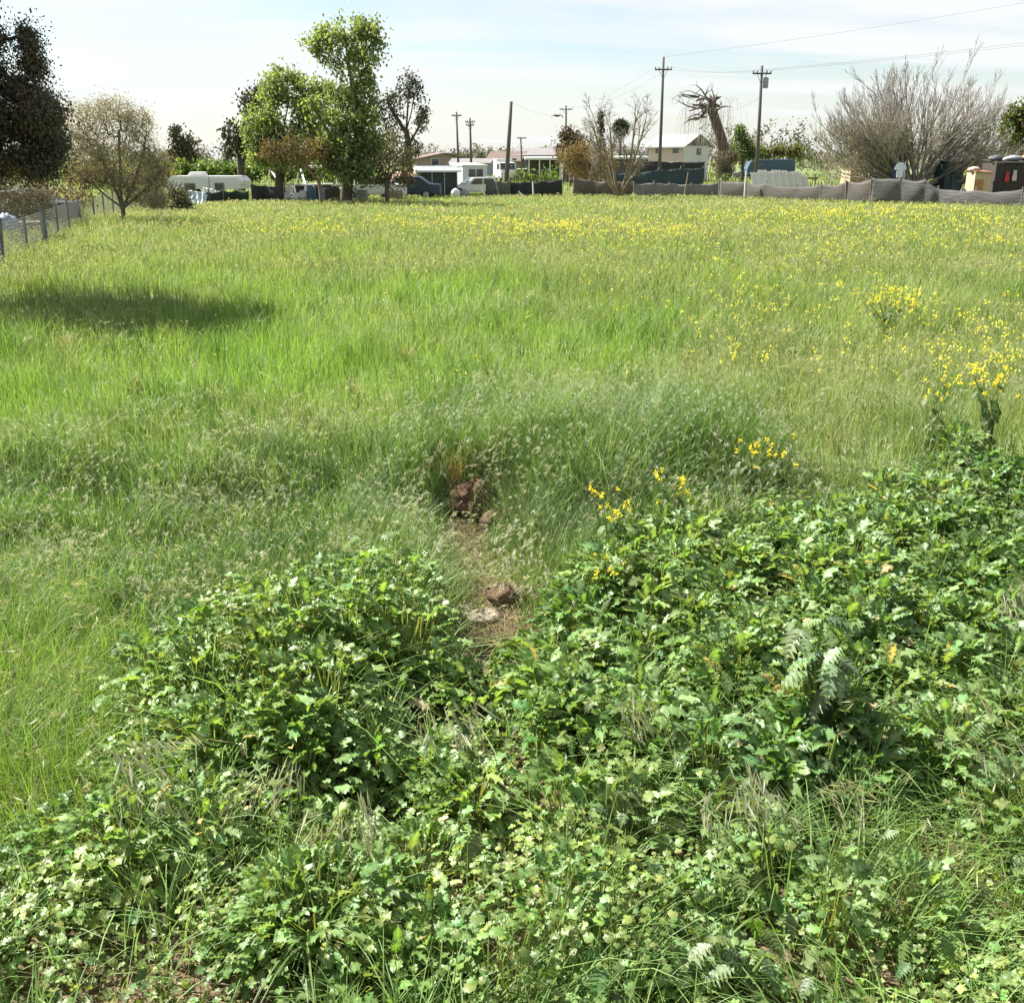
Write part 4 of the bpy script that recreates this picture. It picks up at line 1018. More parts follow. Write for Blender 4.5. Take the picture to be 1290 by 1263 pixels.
P = np.stack([M0[:, :1] + dx[:, None] * np.sqrt(tt), M0[:, 1:2] + rg.normal(0, .3, (n, 1)) * tt, M0[:, 2:] + .5 * np.sin(tt * 2.2) * np.exp(-tt) - hang[:, None] * tt ** 1.6], -1)
S = Soup(); S.add(*tubes(P, np.full((n, 6), .010), 3)); S.build('hanging_twigs', mat('willow_twig', (.34, .31, .26), .9, .2, 3), wt)
# bare limbs of a tree just out of the photo on the left
Yl = 27.0; bl = Vector((X(-60, Yl) - .6, Yl, float(gz(X(-60, Yl), Yl))))
def l2(u0, v0, u1, v1, r): 
    a = pt(u0, v0, Yl) - bl; d = pt(u1, v1, Yl) - bl - a; return (tuple(a), tuple(d.normalized()), d.length, r)
bare_tree('bare_tree', 'pale bare limbs reaching in from the left edge before the dark evergreen', bl,
    [((0, 0, 0), (.05, 0, 1), 3.0, .10), l2(-80, 200, 26, 178, .035), l2(-80, 230, 30, 240, .03), l2(-80, 180, 10, 120, .03), l2(-80, 250, 22, 215, .025)],
    [dict(K=8, wob=.06, trop=.02, end=.4, n=(4, 6), t0=.3, ang=.6, rr=.6, lr=.35),
     dict(K=5, wob=.12, trop=.04, end=.5, n=(2, 4), t0=.2, ang=.7, rr=.6, lr=.6, rmin=.009),
     dict(K=4, wob=.12, trop=.02, end=.6, n=0, t0=.2, ang=.7, rr=.7, lr=.65, rmin=.006)], pale_bark, 54)
# fan palm far behind
Yp = 135.0; bp_ = Vector((X(779, Yp), Yp, 0)); pm = thing('fan_palm', 'small fan palm seen between the bare tree branches', 'palm', bp_)
q = MB(); q.tube([(0, 0, -.1), (.05, 0, 2.5), (.1, 0, float(pt(779, 163, Yp).z))], [.28, .22, .2], 8); q.build('trunk', bark_m, pm, smooth=True)
S = Soup(); rg = np.random.default_rng(55); n = 420; d = unit(rg.normal(0, 1, (n, 3)) + np.array([0, 0, .25])); c0 = np.array([.1, 0, float(pt(779, 160, Yp).z)])
V, Fs = stamp(*DIAM, c0 + d * .35, unit(rg.normal(0, 1, (n, 3))), np.full(n, 1.), np.zeros(n))
side = unit(np.cross(d, rg.normal(0, 1, (n, 3)))); P = np.stack([c0 + d * .2, c0 + d * .8, c0 + d * rg.uniform(1.0, 1.5, (n, 1)) + np.array([0, 0, -.3])], 1)
V, Fq = ribbons(P, np.tile(np.array([.02, .09, .01]), (n, 1)), side); S.add(V, Fq, percol(randcol((.07, .085, .045), n), 6)); S.build('fronds', dark_leaf, pm)

# far-off tree line: one mass of crowns of different kinds (cannot be counted)
S = Soup(); rg = np.random.default_rng(56)
for i in range(330):
    u = rg.uniform(-500, 1800); Yq = rg.uniform(190, 330); x = X(u, Yq); h = rg.uniform(4.0, 7.5) * (1.15 if 860 < u < 1010 else .8)
    kind = rg.integers(0, 5); w_ = rg.uniform(3, 7)
    c = ell((x, Yq, h * .55), (w_, w_ * .7, h * .5), 26, rg, .4); c[:, 2] = np.maximum(c[:, 2], .5)
    cc = [[(.10, .13, .05), (.08, .11, .045)], [(.17, .15, .11), (.14, .13, .09)], [(.12, .12, .075), (.15, .13, .09)], [(.075, .09, .05), (.09, .10, .06)], [(.18, .17, .13), (.2, .18, .14)]][kind]  # bare-wood and leaf tones, lightened and greyed to paint in distance haze
    crown(S, c, 360, .5, .5, cc, rg)
tag(S.build('far_tree_line', dry_leaf), 'low mix of bare and green trees toned with painted haze along the horizon', 'tree line', kind='stuff')
# unmown grass and scrub beyond the back fences
S = Soup(); n = 16000; y = rg.uniform(78, 190, n); x = rg.uniform(-.62, .62, n) * y; 
add_blades(S, x, y, rg.uniform(.25, .6, n), np.full(n, .11) * (y / 90), rg.uniform(.1, .6, n), mixcol((.13, .20, .04), (.19, .20, .08), rg.uniform(size=n)), 3, .25)
tag(S.build('rough_grass', grass_m), 'bright rough grass on the open ground behind the fences', 'grass', kind='stuff')
def hedge(label, u0, u1, v, Y, cols, n, seed, rv=8):
    cl = [(u, v + random.uniform(-2, 2), 16, rv) for u in range(u0, u1, 14)]
    return shrub('hedge', label, Y, cl, n, .42, cols, tree_leaf, seed, .4, None, None, 14, 'hedge', .012)
hedge('long bright green hedge behind the trailer and the carport frame', 180, 440, 216, 112, [(.10, .155, .04), (.08, .13, .035), (.12, .16, .05)], 5200, 61, 9)
hedge('low olive scrub row behind the wire fence left of the trailer', 100, 225, 222, 96, [(.15, .14, .055), (.11, .12, .045)], 2600, 62, 8)
hedge('olive green scrub row on the horizon right of the willow', 925, 1010, 192, 150, [(.11, .13, .05), (.14, .13, .07)], 2000, 63, 6)

# ================================================================== BACKGROUND: built things
white_m = mat('white_paint', (.66, .65, .63), .5, .12, 3)
white_roof = mat('white_roof_metal', (.62, .62, .60), .4, .10, 2)
grey_m = mat('grey_siding', (.46, .46, .47), .7, .12, 3, stretch=(1, 1, 6))
black_cloth = mat('black_windbreak_cloth', (.035, .036, .038), .9, .5, 5, bump=.5, stretch=(3, 3, .7))
green_cloth = mat('dark_green_windbreak_cloth', (.032, .05, .042), .9, .5, 5, bump=.5, stretch=(3, 3, .7))
shade_grey = mat('weathered_shade_cloth', (.125, .122, .118), .9, .35, 2.2, bump=1., stretch=(.6, .6, 7), c2=(.06, .058, .055))
shade_brown = mat('brown_grey_shade_cloth', (.10, .09, .08), .9, .35, 2.2, bump=.6, stretch=(.5, .5, 7), c2=(.085, .075, .068))
teal_cloth = mat('teal_tarp', (.035, .06, .068), .8, .4, 3, bump=.5)
wood_m = mat('weathered_post_wood', (.24, .19, .14), .9, .4, 5, stretch=(6, 6, .6))
pole_m = mat('creosoted_pole_wood', (.12, .105, .095), .9, .35, 3, stretch=(6, 6, .4))
steel_m = mat('galvanised_steel', (.36, .37, .38), .45, .25, 5, metal=.6)
post_m = mat('fence_post_steel', (.16, .17, .175), .6, .3, 6, metal=.3)
glass_m = mat('dark_window_glass', (.03, .035, .045), .08, .2, 2, spec=.8)
tyre_m = mat('tyre_rubber', (.025, .025, .026), .85, .2, 5)
brick_roof = mat('brown_shingle_roof', (.16, .115, .095), .9, .3, 2, stretch=(1, 1, 8))
grey_roof = mat('grey_shingle_roof', (.20, .19, .185), .9, .25, 2, stretch=(1, 1, 8))

def base_at(u, Y, z=None):
    x = X(u, Y); return Vector((x, Y, float(gz(x, Y)) if z is None else z))
def H(v, Y): return float(pt(645, v, Y).z)

# ---- utility poles
def pole(label, u0, v0, u1, v1, Y, r, arm=None, arm2=None, can=False, group='wooden utility poles'):
    b = base_at(u0, Y); t = thing('utility_pole', label, 'utility pole', b, 0, group)
    h = H(v1, Y) - b.z; tx = X(u1, Y) - X(u0, Y)
    # photo verticals lean outwards with the camera pitch: keep the real lean only
    vx = pt(u1, v1, Y).x - b.x
    m = MB(); m.tube([(0, 0, -.3), (vx * .5, 0, h * .5), (vx, 0, h)], [r, r * .85, r * .62], 10); m.build('shaft', pole_m, t, smooth=True)
    for a in (arm, arm2):
        if not a: continue
        va, half = a; z = H(va, Y) - b.z; ax = vx * z / h; hw = half * mpp(Y)
        c = MB(); c.box((ax, -r * .8, z), (2 * hw, .11, .13)); c.build('crossarm', pole_m, t, .01)
        for sx in (-1, 1):
            br = MB(); br.tube([(ax + sx * hw * .5, -r * .9, z - .05), (ax + sx * .05, -r * .9, z - .75)], .022, 4); br.build('brace', steel_m, t)
        for k in (-.93, -.5, .5, .93):
            i_ = MB(); i_.lathe([(.03, 0), (.07, .03), (.05, .09), (.075, .13), (.03, .2)], (ax + k * hw, -r * .8, z + .065), 8); i_.build('insulator', mat('insulator_grey', (.30, .30, .32), .3, .1), t, smooth=True)
    if can:
        z = H(105, Y) - b.z; c = MB(); c.lathe([(.0, 0), (.2, .02), (.22, .1), (.22, .75), (.18, .82), (.05, .86)], (vx * z / h + .36, -.05, z - .4), 12); c.build('transformer', mat('transformer_grey', (.24, .26, .28), .5, .15), t, smooth=True)
    return b + Vector((vx, 0, h)), t
P957, _ = pole('thick utility pole with one crossarm and a grey transformer, left of the fan shaped tree', 952, 219, 960, 83, 92, .17, (93, 11.5), None, True)
P835, _ = pole('tall thin utility pole with one crossarm standing in front of the gabled house', 830, 214, 836, 72, 106, .17, (88, 10.5))
P640, _ = pole('leaning dark utility pole without crossarm above the white truck', 637, 218, 644, 128, 92, .20)
P713, _ = pole('short looking utility pole with crossarm above the brown topped tree', 713, 205, 713, 133, 175, .2, (138, 8))
P575, _ = pole('thin distant utility pole with a single faint crossarm above the white cabin', 578, 208, 575, 141, 150, .17, (146, 6))
P593, _ = pole('distant utility pole with two crossarms right of the thin one', 594, 208, 592, 149, 160, .20, (154, 6), (158, 5))
_, pl = pole('short light pole far behind the fence left of the flat white roof', 658, 200, 656, 173, 150, .14, None, None, False, None)
q = MB(); z = H(174, 150); q.box((-.1, 0, z), (1.3, .3, .18)); q.build('lamp_head', steel_m, pl, .03)
POFF = Vector((62, 78, 13.5))
pb = thing('utility_pole', 'utility pole outside the photo to the right carrying the cables', 'utility pole', (62, 78, 0), 0, 'wooden utility poles')
q = MB(); q.tube([(0, 0, -.3), (0, 0, 14)], [.17, .11], 10); q.build('shaft', pole_m, pb, smooth=True)
q = MB(); q.box((0, -.14, 13.4), (2.4, .11, .13)); q.build('crossarm', pole_m, pb)
wire_m = mat('cable_black', (.06, .06, .065), .6, .1)
def cable(a, b_, sag, label, r=.008):
    a = Vector(a); b_ = Vector(b_); pts = []
    for i in range(25):
        s = i / 24; p = a.lerp(b_, s); p.z -= sag * 4 * s * (1 - s); pts.append(tuple(p - a))
    q = MB(); q.tube(pts, r, 5); o = q.build('power_cable', wire_m); o.location = a
    return tag(o, label, 'power cable', 'overhead cables between the utility poles')
hw = 10.5 * mpp(106); hv = 11.5 * mpp(92); zb_ = H(93, 92) + .25; za_ = H(88, 106) + .25
for i, (k, lb) in enumerate(((-.9, 'left crossarm end'), (.9, 'right crossarm end'))):
    cable((P957.x + k * hv, 92, zb_), (62 + k, 78, 13.7), .55, 'cable to beyond the right edge from the transformer pole, %s' % lb)
    cable((P835.x + k * hw, 106, za_), (P957.x + k * hv, 92, zb_), .3, 'cable between tall thin pole and transformer pole, %s' % lb)
    cable((P713.x + k * 1.1, 175, H(138, 175) + .2), (P835.x + k * hw, 106, za_), .9, 'cable climbing from the left to the tall thin pole, %s' % lb)
cable((P835.x, 106, P835.z), (75, 88, 20.5), .8, 'highest cable running from the top of the tall thin pole across the right sky')
cable((P957.x, 92, H(122, 92)), (X(905, 104), 104, H(140, 104)), .3, 'lowest cable dropping leftwards from the transformer pole behind the willow')
cable((P640.x, 92, P640.z), (P713.x, 175, H(140, 175)), .8, 'cable from the leaning pole down to the pole above the brown tree')

# ---- bird in flight
bb_ = pt(702, 146, 92); bd = thing('flying_bird', 'dark bird in flight with drooping wings in the sky right of the leaning pole', 'bird', bb_, .3)
feather = mat('dark_feathers', (.03, .028, .027), .7, .3, 8)
q = MB(); q.lathe([(.01, -.26), (.05, -.2), (.085, -.05), (.08, .08), (.045, .17), (.05, .22), (.01, .30)], (0, 0, 0), 10, 'y'); ob = q.build('body', feather, bd, smooth=True); ob.rotation_euler = (0, 0, R(60))
for sx in (-1, 1):
    q = MB(); vs = []; 
    prof = [(.05, .0, .16), (.22, .10, .20), (.38, .04, .17), (.52, -.16, .04)]
    for x_, z_, c_ in prof: vs += [(sx * x_, c_ * .6, z_), (sx * x_, -c_ * .9, z_ - .01), (sx * x_, -c_ * .9, z_ - .025), (sx * x_, c_ * .6, z_ - .03)]
    fs = []
    for i in range(3):
        for k in range(4): fs.append((i * 4 + k, i * 4 + (k + 1) % 4, i * 4 + 4 + (k + 1) % 4, i * 4 + 4 + k))
    fs += [(0, 1, 2, 3), (12, 13, 14, 15)]
    q.raw(vs, fs); q.build('wing', feather, bd)

# ---- windbreak cloth fences along the back of the field
def cloth_fence(name, label, pts, m, sag=.10, posts=True, seed=0, cat='fence', post_mat=None, over=.15, group=None):
    """pts: list of (u, Y, vtop): cloth hung between posts, with real sag, folds and billow"""
    rg = np.random.default_rng(seed)
    b0 = base_at(pts[0][0], pts[0][1]); t = thing(name, label, cat, b0, 0, group)
    tops = []; V = []; nz = 9
    for u, Y, vt in pts:
        q = pt(u, vt, Y); tops.append((q.x, Y, q.z, float(gz(q.x, Y))))
    cols_ = []
    for i in range(len(tops) - 1):
        a, b_ = tops[i], tops[i + 1]; k = max(4, int(math.hypot(b_[0] - a[0], b_[1] - a[1]) / .16))
        for j in range(k + (1 if i == len(tops) - 2 else 0)):
            s = j / k; cols_.append(([a[c] + (b_[c] - a[c]) * s for c in range(4)], math.sin(math.pi * s), i))
    for (x, y, zt, zg), bil, i in cols_:
        s_ = sag * (.5 + ((i * 37) % 10) / 10)
        top = zt - s_ * bil + .025 * math.sin(x * 7.0) * bil
        for k in range(nz):
            f = k / (nz - 1); z = zg - .03 + (top - zg + .03) * f
            o = .13 * bil * math.sin(f * math.pi) * (.5 + float(vn(x, z, .8, seed))) + .05 * (float(vn(x * 2.2 + z * 1.5, z * .6, .35, seed + 3)) - .5)
            V.append((x - b0.x, y - o - b0.y, z - b0.z))
    n = len(cols_); F_ = [(c * nz + k, (c + 1) * nz + k, (c + 1) * nz + k + 1, c * nz + k + 1) for c in range(n - 1) for k in range(nz - 1)]
    q = MB(); q.raw(V, F_); o = q.build('cloth', m, t, smooth=True); md = o.modifiers.new('thickness', 'SOLIDIFY'); md.thickness = .012
    if posts:
        for x, y, zt, zg in tops:
            p = MB(); lean = rg.normal(0, .04)
            p.tube([(x - b0.x, y + .06 - b0.y, zg - .2 - b0.z), (x + lean - b0.x, y + .06 - b0.y, zt + over * rg.uniform(.3, 1.3) - b0.z)], .045, 6); p.build('post', post_mat or wood_m, t)
    return t
cloth_fence('cloth_fence', 'dark green cloth fence with ragged top below the trailer', [(245, 65, 246), (262, 66, 242), (280, 67, 240), (297, 68, 240), (312, 68, 241)], green_cloth, .08, seed=1)
cloth_fence('cloth_fence', 'black cloth fence section in two sagging panels right of the trailer', [(316, 67, 232), (334, 67.5, 234), (356, 67, 233)], black_cloth, .05, seed=2)
cloth_fence('cloth_fence', 'dark cloth fence behind the clutter under the carport frame', [(357, 74, 234), (385, 74.5, 232), (410, 75, 232), (440, 75, 233), (465, 75, 235)], black_cloth, .05, seed=3)
cloth_fence('cloth_fence', 'grey green cloth fence panel beside the white pickup with a leaning stake', [(612, 76, 228), (628, 76, 229), (642, 76, 228)], mat('grey_green_cloth', (.10, .115, .10), .9, .35, 4, bump=.5), .05, seed=4)
cloth_fence('cloth_fence', 'long black cloth fence panel ending at the gap in the middle', [(643, 76.4, 230), (660, 76.5, 229), (684, 76.6, 228), (708, 76.5, 226)], black_cloth, .06, seed=5)
cloth_fence('cloth_fence', 'brown and grey cloth fence behind the bare multi stemmed tree', [(722, 76, 224), (745, 76, 227), (768, 75.5, 227), (796, 75.5, 230)], mat('brown_cloth', (.13, .105, .09), .9, .35, 3, bump=.5, c2=(.06, .05, .045)), .08, seed=6)
cloth_fence('cloth_fence', 'tall dark teal tarp wall behind the grey panels', [(775, 82, 219), (800, 82, 217), (830, 82, 214), (858, 82, 212), (886, 82, 212)], teal_cloth, .06, seed=7)
cloth_fence('cloth_fence', 'low pleated grey cloth fence in front of the teal tarp', [(800, 75, 232), (825, 75, 230), (845, 75, 231), (872, 75, 232), (906, 75, 231)], mat('pleated_grey_cloth', (.20, .195, .19), .9, .3, 3, bump=.6, stretch=(6, 6, .5), c2=(.10, .095, .09)), .06, seed=8)
cloth_fence('cloth_fence', 'sagging brown grey shade cloth fence below the white metal sheets', [(907, 74, 228), (940, 72.5, 229), (965, 71, 231), (1003, 69, 236), (1035, 67.5, 232), (1068, 66, 228), (1098, 64.5, 226)], shade_brown, .12, seed=9)
cloth_fence('cloth_fence', 'wrinkled light grey shade cloth fence running to the right edge', [(1099, 64.4, 224), (1135, 63.5, 225), (1166, 62.5, 226), (1182, 62, 238), (1230, 60, 240), (1290, 58, 238), (1345, 56, 236), (1400, 54, 236)], shade_grey, .10, seed=10)
cloth_fence('cloth_fence', 'dark band of cloth fence below the white gabled house', [(806, 118, 203), (830, 118, 203), (856, 118, 204), (888, 118, 204)], black_cloth, .05, seed=12)
# loose stakes standing along them
for u, v, u1, v1, Y, lb in ((672, 246, 671, 228, 75.6, 'pale thin stake standing before the long black cloth fence'), (862, 243, 867, 217, 74.3, 'wooden stake leaning right in front of the teal tarp'),
                            (629, 246, 625, 230, 75.4, 'brown stake leaning left on the grey green cloth panel'), (612, 248, 606, 235, 74.6, 'white pipe leaning beside the white pickup'), (938, 242, 940, 215, 71.8, 'pale wooden stake left of the white metal sheets'), (661, 246, 653, 241, 75, 'short white plank propped against the long black cloth fence')):
    a = pt(u, v, Y); a.z = float(gz(a.x, Y)) - .02; b_ = pt(u1, v1, Y) - a
    q = MB(); q.tube([(0, 0, 0), tuple(b_ * .5), tuple(b_)], [.05, .05, .04], 6); o = q.build('stake', white_m if 'white' in lb or 'pale thin' in lb else wood_m); o.location = a; tag(o, lb, 'stake')

# ---- wire fence on the left
def wire_fence():
    P = [(-60, 22.5), (4, 26), (36, 29.5), (59, 32.5), (74, 35), (88, 38), (104, 41), (119, 44.5), (132, 47.5), (143, 50.5), (152, 53), (166, 56), (177, 59), (187, 62)]
    b0 = base_at(*P[0]); t = thing('wire_fence', 'low wire mesh fence on steel posts along the left side of the field', 'fence', b0)
    pts = [base_at(u, Y) - b0 for u, Y in P]; h = 1.05
    for i, p in enumerate(pts):
        q = MB(); r = .085 if i == 3 else .038
        q.tube([tuple(p + Vector((0, 0, -.2))), tuple(p + Vector((random.gauss(0, .03), 0, h * random.uniform(.98, 1.12))))], r, 6); q.build('post', post_m, t)
    q = MB(); q.tube([tuple(pts[1] + Vector((.35, -.9, 0))), tuple(pts[1] + Vector((-.1, .3, 1.0)))], .03, 6); q.build('brace', post_m, t)
    S = Soup()
    for a, b_ in zip(pts[:-1], pts[1:]):
        L_ = (b_ - a).length; n = int(L_ / .085); s = (np.arange(n) + .5) / n
        A = np.array(a)[None] + (np.array(b_) - np.array(a))[None] * s[:, None]
        Q = np.stack([A + [0, 0, .04], A + [0, 0, h * .95]], 1); S.add(*tubes(Q, np.full((n, 2), .0036), 3))
        zs = np.linspace(.05, h * .95, 12); Q = np.stack([np.array(a)[None] + np.stack([0 * zs, 0 * zs, zs], -1), np.array(b_)[None] + np.stack([0 * zs, 0 * zs, zs], -1)], 1); S.add(*tubes(Q, np.full((12, 2), .003), 3))
    S.build('wire_mesh', mat('mesh_wire', (.37, .35, .32), .6, .2, 4, metal=.2), t)
wire_fence()

# ---- buildings far behind
def gable_house(name, label, u, Y, w_, d_, hw_, hr, rz, wall, roof, wins=(), over=.35, cat='house', z0=0):
    """gable faces local -y; w_ along x, d_ along y"""
    t = thing(name, label, cat, base_at(u, Y, z0), rz)
    m = MB(); m.prism([(-w_ / 2, -.1), (w_ / 2, -.1), (w_ / 2, hw_), (0, hr), (-w_ / 2, hw_)], -d_ / 2, d_ / 2); m.build('wall', wall, t)
    e = over; k = (hr - hw_) / (w_ / 2); th = .14
    m = MB()
    for sx in (-1, 1):
        m.prism([(0, hr + .03), (0, hr + .03 + th), (sx * (w_ / 2 + e), hw_ - k * e + .03 + th), (sx * (w_ / 2 + e), hw_ - k * e + .03)], -d_ / 2 - e, d_ / 2 + e)
    m.build('roof', roof, t)
    for side, px_, pz, ww, wh in wins:
        f = MB(); g = MB()
        if side == 'f': f.box((px_, -d_ / 2 - .02, pz), (ww + .16, .06, wh + .16)); g.box((px_, -d_ / 2 - .06, pz), (ww, .05, wh))
        else:
            sx = -1 if side == 'l' else 1; f.box((sx * (w_ / 2 + .02), px_, pz), (.06, ww + .16, wh + .16)); g.box((sx * (w_ / 2 + .06), px_, pz), (.05, ww, wh))
        fo_ = f.build('window', white_m, t); g.build('pane', glass_m, fo_)
    return t
Yh = 132; s = mpp(Yh)
pink = mat('pinkish_stucco', (.60, .47, .40), .9, .1, 2)
t = gable_house('gabled_house', 'white gabled house with pale roof and pinkish side behind the tall thin pole', 853, Yh, 4.3, 5.6, H(184, Yh), H(171, Yh), R(40), mat('grey_white_stucco', (.62, .58, .56), .9, .1, 2), mat('pale_roof', (.27, .275, .27), .7, .15, 3), [('f', .3, H(191, Yh), .8, .8), ('l', -1.5, H(189, Yh), .9, .8), ('l', 1.2, H(189, Yh), .9, .8)], .5)
q = MB(); q.box((2.16, 0, H(184, Yh) * .5), (.05, 5.5, H(184, Yh) * .98)); q.build('side_wall', pink, t)
q = MB(); q.box((-2.16, 0, H(184, Yh) * .5), (.05, 5.5, H(184, Yh) * .98)); q.build('side_wall', pink, t)
q = MB(); q.prism([(-1.9, H(184, Yh)), (1.9, H(184, Yh)), (0, H(173, Yh))], -2.87, -2.815); q.build('gable_shade_panel', mat('gable_painted_shade', (.17, .13, .12), .9, .2, 3), t)  # dark triangle paints the shade of the gable end into its colour
def flat_building(name, label, u0, u1, Y, vt, vr, wall, roof, rz=0, d_=5, slope=.0, cat='building', wins=(), open_front=False, z0=0., over=.3):
    """box body with a slab roof; u0..u1 is the width seen, vt the roof top, vr the roof underside"""
    w_ = (u1 - u0) * mpp(Y); t = thing(name, label, cat, base_at((u0 + u1) / 2, Y + d_ / 2, z0), rz)
    zr = H(vr, Y) - z0; zt = H(vt, Y) - z0
    if open_front:
        q = MB(); q.box((0, d_ / 2 - .06, zr / 2), (w_, .1, zr)); q.build('back_wall', wall, t)
        for sx in (-1, -.33, .33, 1):
            q = MB(); q.box((sx * (w_ / 2 - .1), -d_ / 2 + .1, zr / 2), (.12, .12, zr)); q.build('post', white_m, t)
    else:
        q = MB(); q.box((0, 0, zr / 2 - .05), (w_, d_, zr + .1)); q.build('wall', wall, t)
    q = MB(); q.prismx([(-d_ / 2 - over, zr + .003), (d_ / 2 + over, zr + .003 + slope), (d_ / 2 + over, zt + slope), (-d_ / 2 - over, zt)], -w_ / 2 - over, w_ / 2 + over); q.build('roof', roof, t)
    for px_, pz, ww, wh in wins:
        f = MB(); f.box((px_, -d_ / 2 - .015, pz), (ww + .16, .06, wh + .16)); fo_ = f.build('window', white_m, t)
        g = MB(); g.box((px_, -d_ / 2 - .05, pz), (ww, .05, wh)); g.build('pane', glass_m, fo_)
    return t
flat_building('open_carport', 'long low carport with bright white flat roof left of the tan bush', 664, 706, 112, 198.5, 201.5, mat('carport_dark_wall', (.07, .065, .06), .9, .3), white_roof, 0, 6, .1, 'carport', (), True)
flat_building('long_low_building', 'long low dark walled building with a thin white roof behind the bare tree', 706, 812, 122, 197.5, 200.5, mat('long_dark_wall', (.12, .105, .09), .9, .3), white_roof, 0, 6, .1)
gable_house('hip_house', 'small brown roofed house far left of the white cabin', 552, 190, 9.5, 7, H(201, 190), H(194, 190), R(20), mat('tan_wall', (.33, .25, .2), .9, .2), brick_roof, [('f', -1.5, H(204, 190), 1.2, 1)], .5)
gable_house('hip_house', 'wide brown roofed house directly behind the leaning pole', 641, 185, 8, 5.2, H(203, 185), H(192, 185), R(78), mat('brown_wall', (.28, .21, .17), .9, .2), brick_roof, [('l', -1.5, H(204, 180), 1.2, 1)], .5)
gable_house('hip_house', 'dark roofed grey house behind the flat white carport', 682, 186, 8, 8, H(196, 186), H(188, 186), R(70), mat('grey_wall', (.32, .31, .30), .9, .2), grey_roof, [], .5)
gable_house('hip_house', 'pale grey roof far behind the white cabin with its ridge to the camera', 596, 170, 7, 5.5, H(206, 170), H(201, 170), R(84), mat('blue_grey_wall', (.34, .37, .40), .9, .2), grey_roof, [], .5)
t = flat_building('white_cabin', 'white boxy cabin with a double dark window beside the dark shed', 574, 607, 84, 207.5, 210, mat('cabin_grey_white', (.60, .61, .64), .7, .08, 2), white_roof, R(24), 2.6, .12, 'cabin', [(-.25, H(218.5, 84), .52, .62), (.38, H(218.5, 84), .52, .62)], False, 0, .05)
t = flat_building('dark_shed', 'dark walled shed with a bright white sloping roof left of the white cabin', 527, 574, 75, 214.5, 217, mat('dark_shed_screen', (.05, .062, .058), .8, .4, 4), white_roof, R(8), 3.2, .28, 'shed')
for sx in (-1.28, -.42, .42, 1.28):
    q = MB(); q.box((sx, -1.62, .95), (.06, .05, 1.9)); q.build('post', steel_m, t)
# trailer
Yt = 76; t = thing('travel_trailer', 'long white travel trailer with a roof unit behind the dark green cloth fence', 'trailer', base_at(264, Yt), R(-4))
s = mpp(Yt); wt_ = 97 * s; zt = H(222.5, Yt); zb = .55
q = MB(); q.prism([(-wt_ / 2, zb), (wt_ / 2 - .1, zb), (wt_ / 2, zb + .5), (wt_ / 2, zt - .25), (wt_ / 2 - .22, zt), (-wt_ / 2 + .4, zt), (-wt_ / 2, zt - .4)], -1.15, 1.15); q.build('body', mat('trailer_white', (.55, .55, .56), .5, .06, 2), t, .05)
q = MB(); q.prism([(-wt_ / 2 + .42, zt + .003), (wt_ / 2 - .24, zt + .003), (wt_ / 2 - .28, zt + .07), (-wt_ / 2 + .46, zt + .07)], -1.1, 1.1); q.build('roof', white_roof, t)
q = MB(); q.prism([(-1.3, zt + .073), (-.1, zt + .073), (-.2, zt + .33), (-1.1, zt + .33)], -.4, .4); q.build('roof_unit', white_m, t, .04)
for px_, pz, ww, wh in ((1.15, zt - .62, .6, .45), (-.9, zt - .65, .7, .45)):
    f = MB(); f.box((px_, -1.16, pz), (ww + .1, .05, wh + .1)); fo_ = f.build('window', steel_m, t); g = MB(); g.box((px_, -1.19, pz), (ww, .03, wh)); g.build('pane', glass_m, fo_)
q = MB(); q.tube([(.45, -1.2, .6), (.45, -1.22, zt + .1)], .03, 5); q.build('drain_pipe', steel_m, t)
q = MB(); q.tube([(wt_ / 2 - .1, -.9, zt - .5), (wt_ / 2 + .14, -.9, zt - .5), (wt_ / 2 + .14, -.9, zt + .1), (wt_ / 2 - .25, -.9, zt + .15)], .025, 5); q.build('ladder', steel_m, t)
for x_ in (-.55, .35):
    q = MB(); q.lathe([(.2, -.11), (.34, -.1), (.34, .1), (.2, .11)], (x_, -1.0, .34), 16, 'y'); wh_ = q.build('wheel', tyre_m, t, smooth=False)
# draped light tarp and other clutter in front of the trailer
def drape(label, u0, u1, v0, v1, Y, m, seed, name='tarp', cat='tarp'):
    b0 = base_at((u0 + u1) / 2, Y); s = mpp(Y); w_ = (u1 - u0) * s; z1 = H(v0, Y) - b0.z; V = []; n1, n2 = 22, 14
    for i in range(n1):
        for k in range(n2):
            f = k / (n2 - 1); e = i / (n1 - 1) - .5; fold = .09 * math.sin(e * 22 + seed + 2 * f) * (1 - .6 * f)
            nn = float(vn(e * 4 + 3, f * 3, .7, seed)) - .5
            V.append((e * w_ * (1 - .25 * (1 - f)) + .1 * nn, -.55 * (1 - f) ** 1.4 + fold + .1 * nn, z1 * f * (1 - .30 * (e + .5) ** 2) + .08 * nn * f))
    F_ = [(i * n2 + k, (i + 1) * n2 + k, (i + 1) * n2 + k + 1, i * n2 + k + 1) for i in range(n1 - 1) for k in range(n2 - 1)]
    q = MB(); q.raw(V, F_); o = q.build(name, m, None, smooth=True); o.location = b0; md = o.modifiers.new('thickness', 'SOLIDIFY'); md.thickness = .015
    return tag(o, label, cat)
drape('light blue grey tarp draped at the left end of the dark green cloth fence', 239, 263, 240, 257, 64.5, mat('light_blue_tarp', (.42, .49, .53), .5, .2, 3), 3)
drape('crumpled whitish sheet lying on top of the dark green cloth fence', 258, 276, 236, 244, 67.2, white_m, 7, 'sheet', 'sheet')
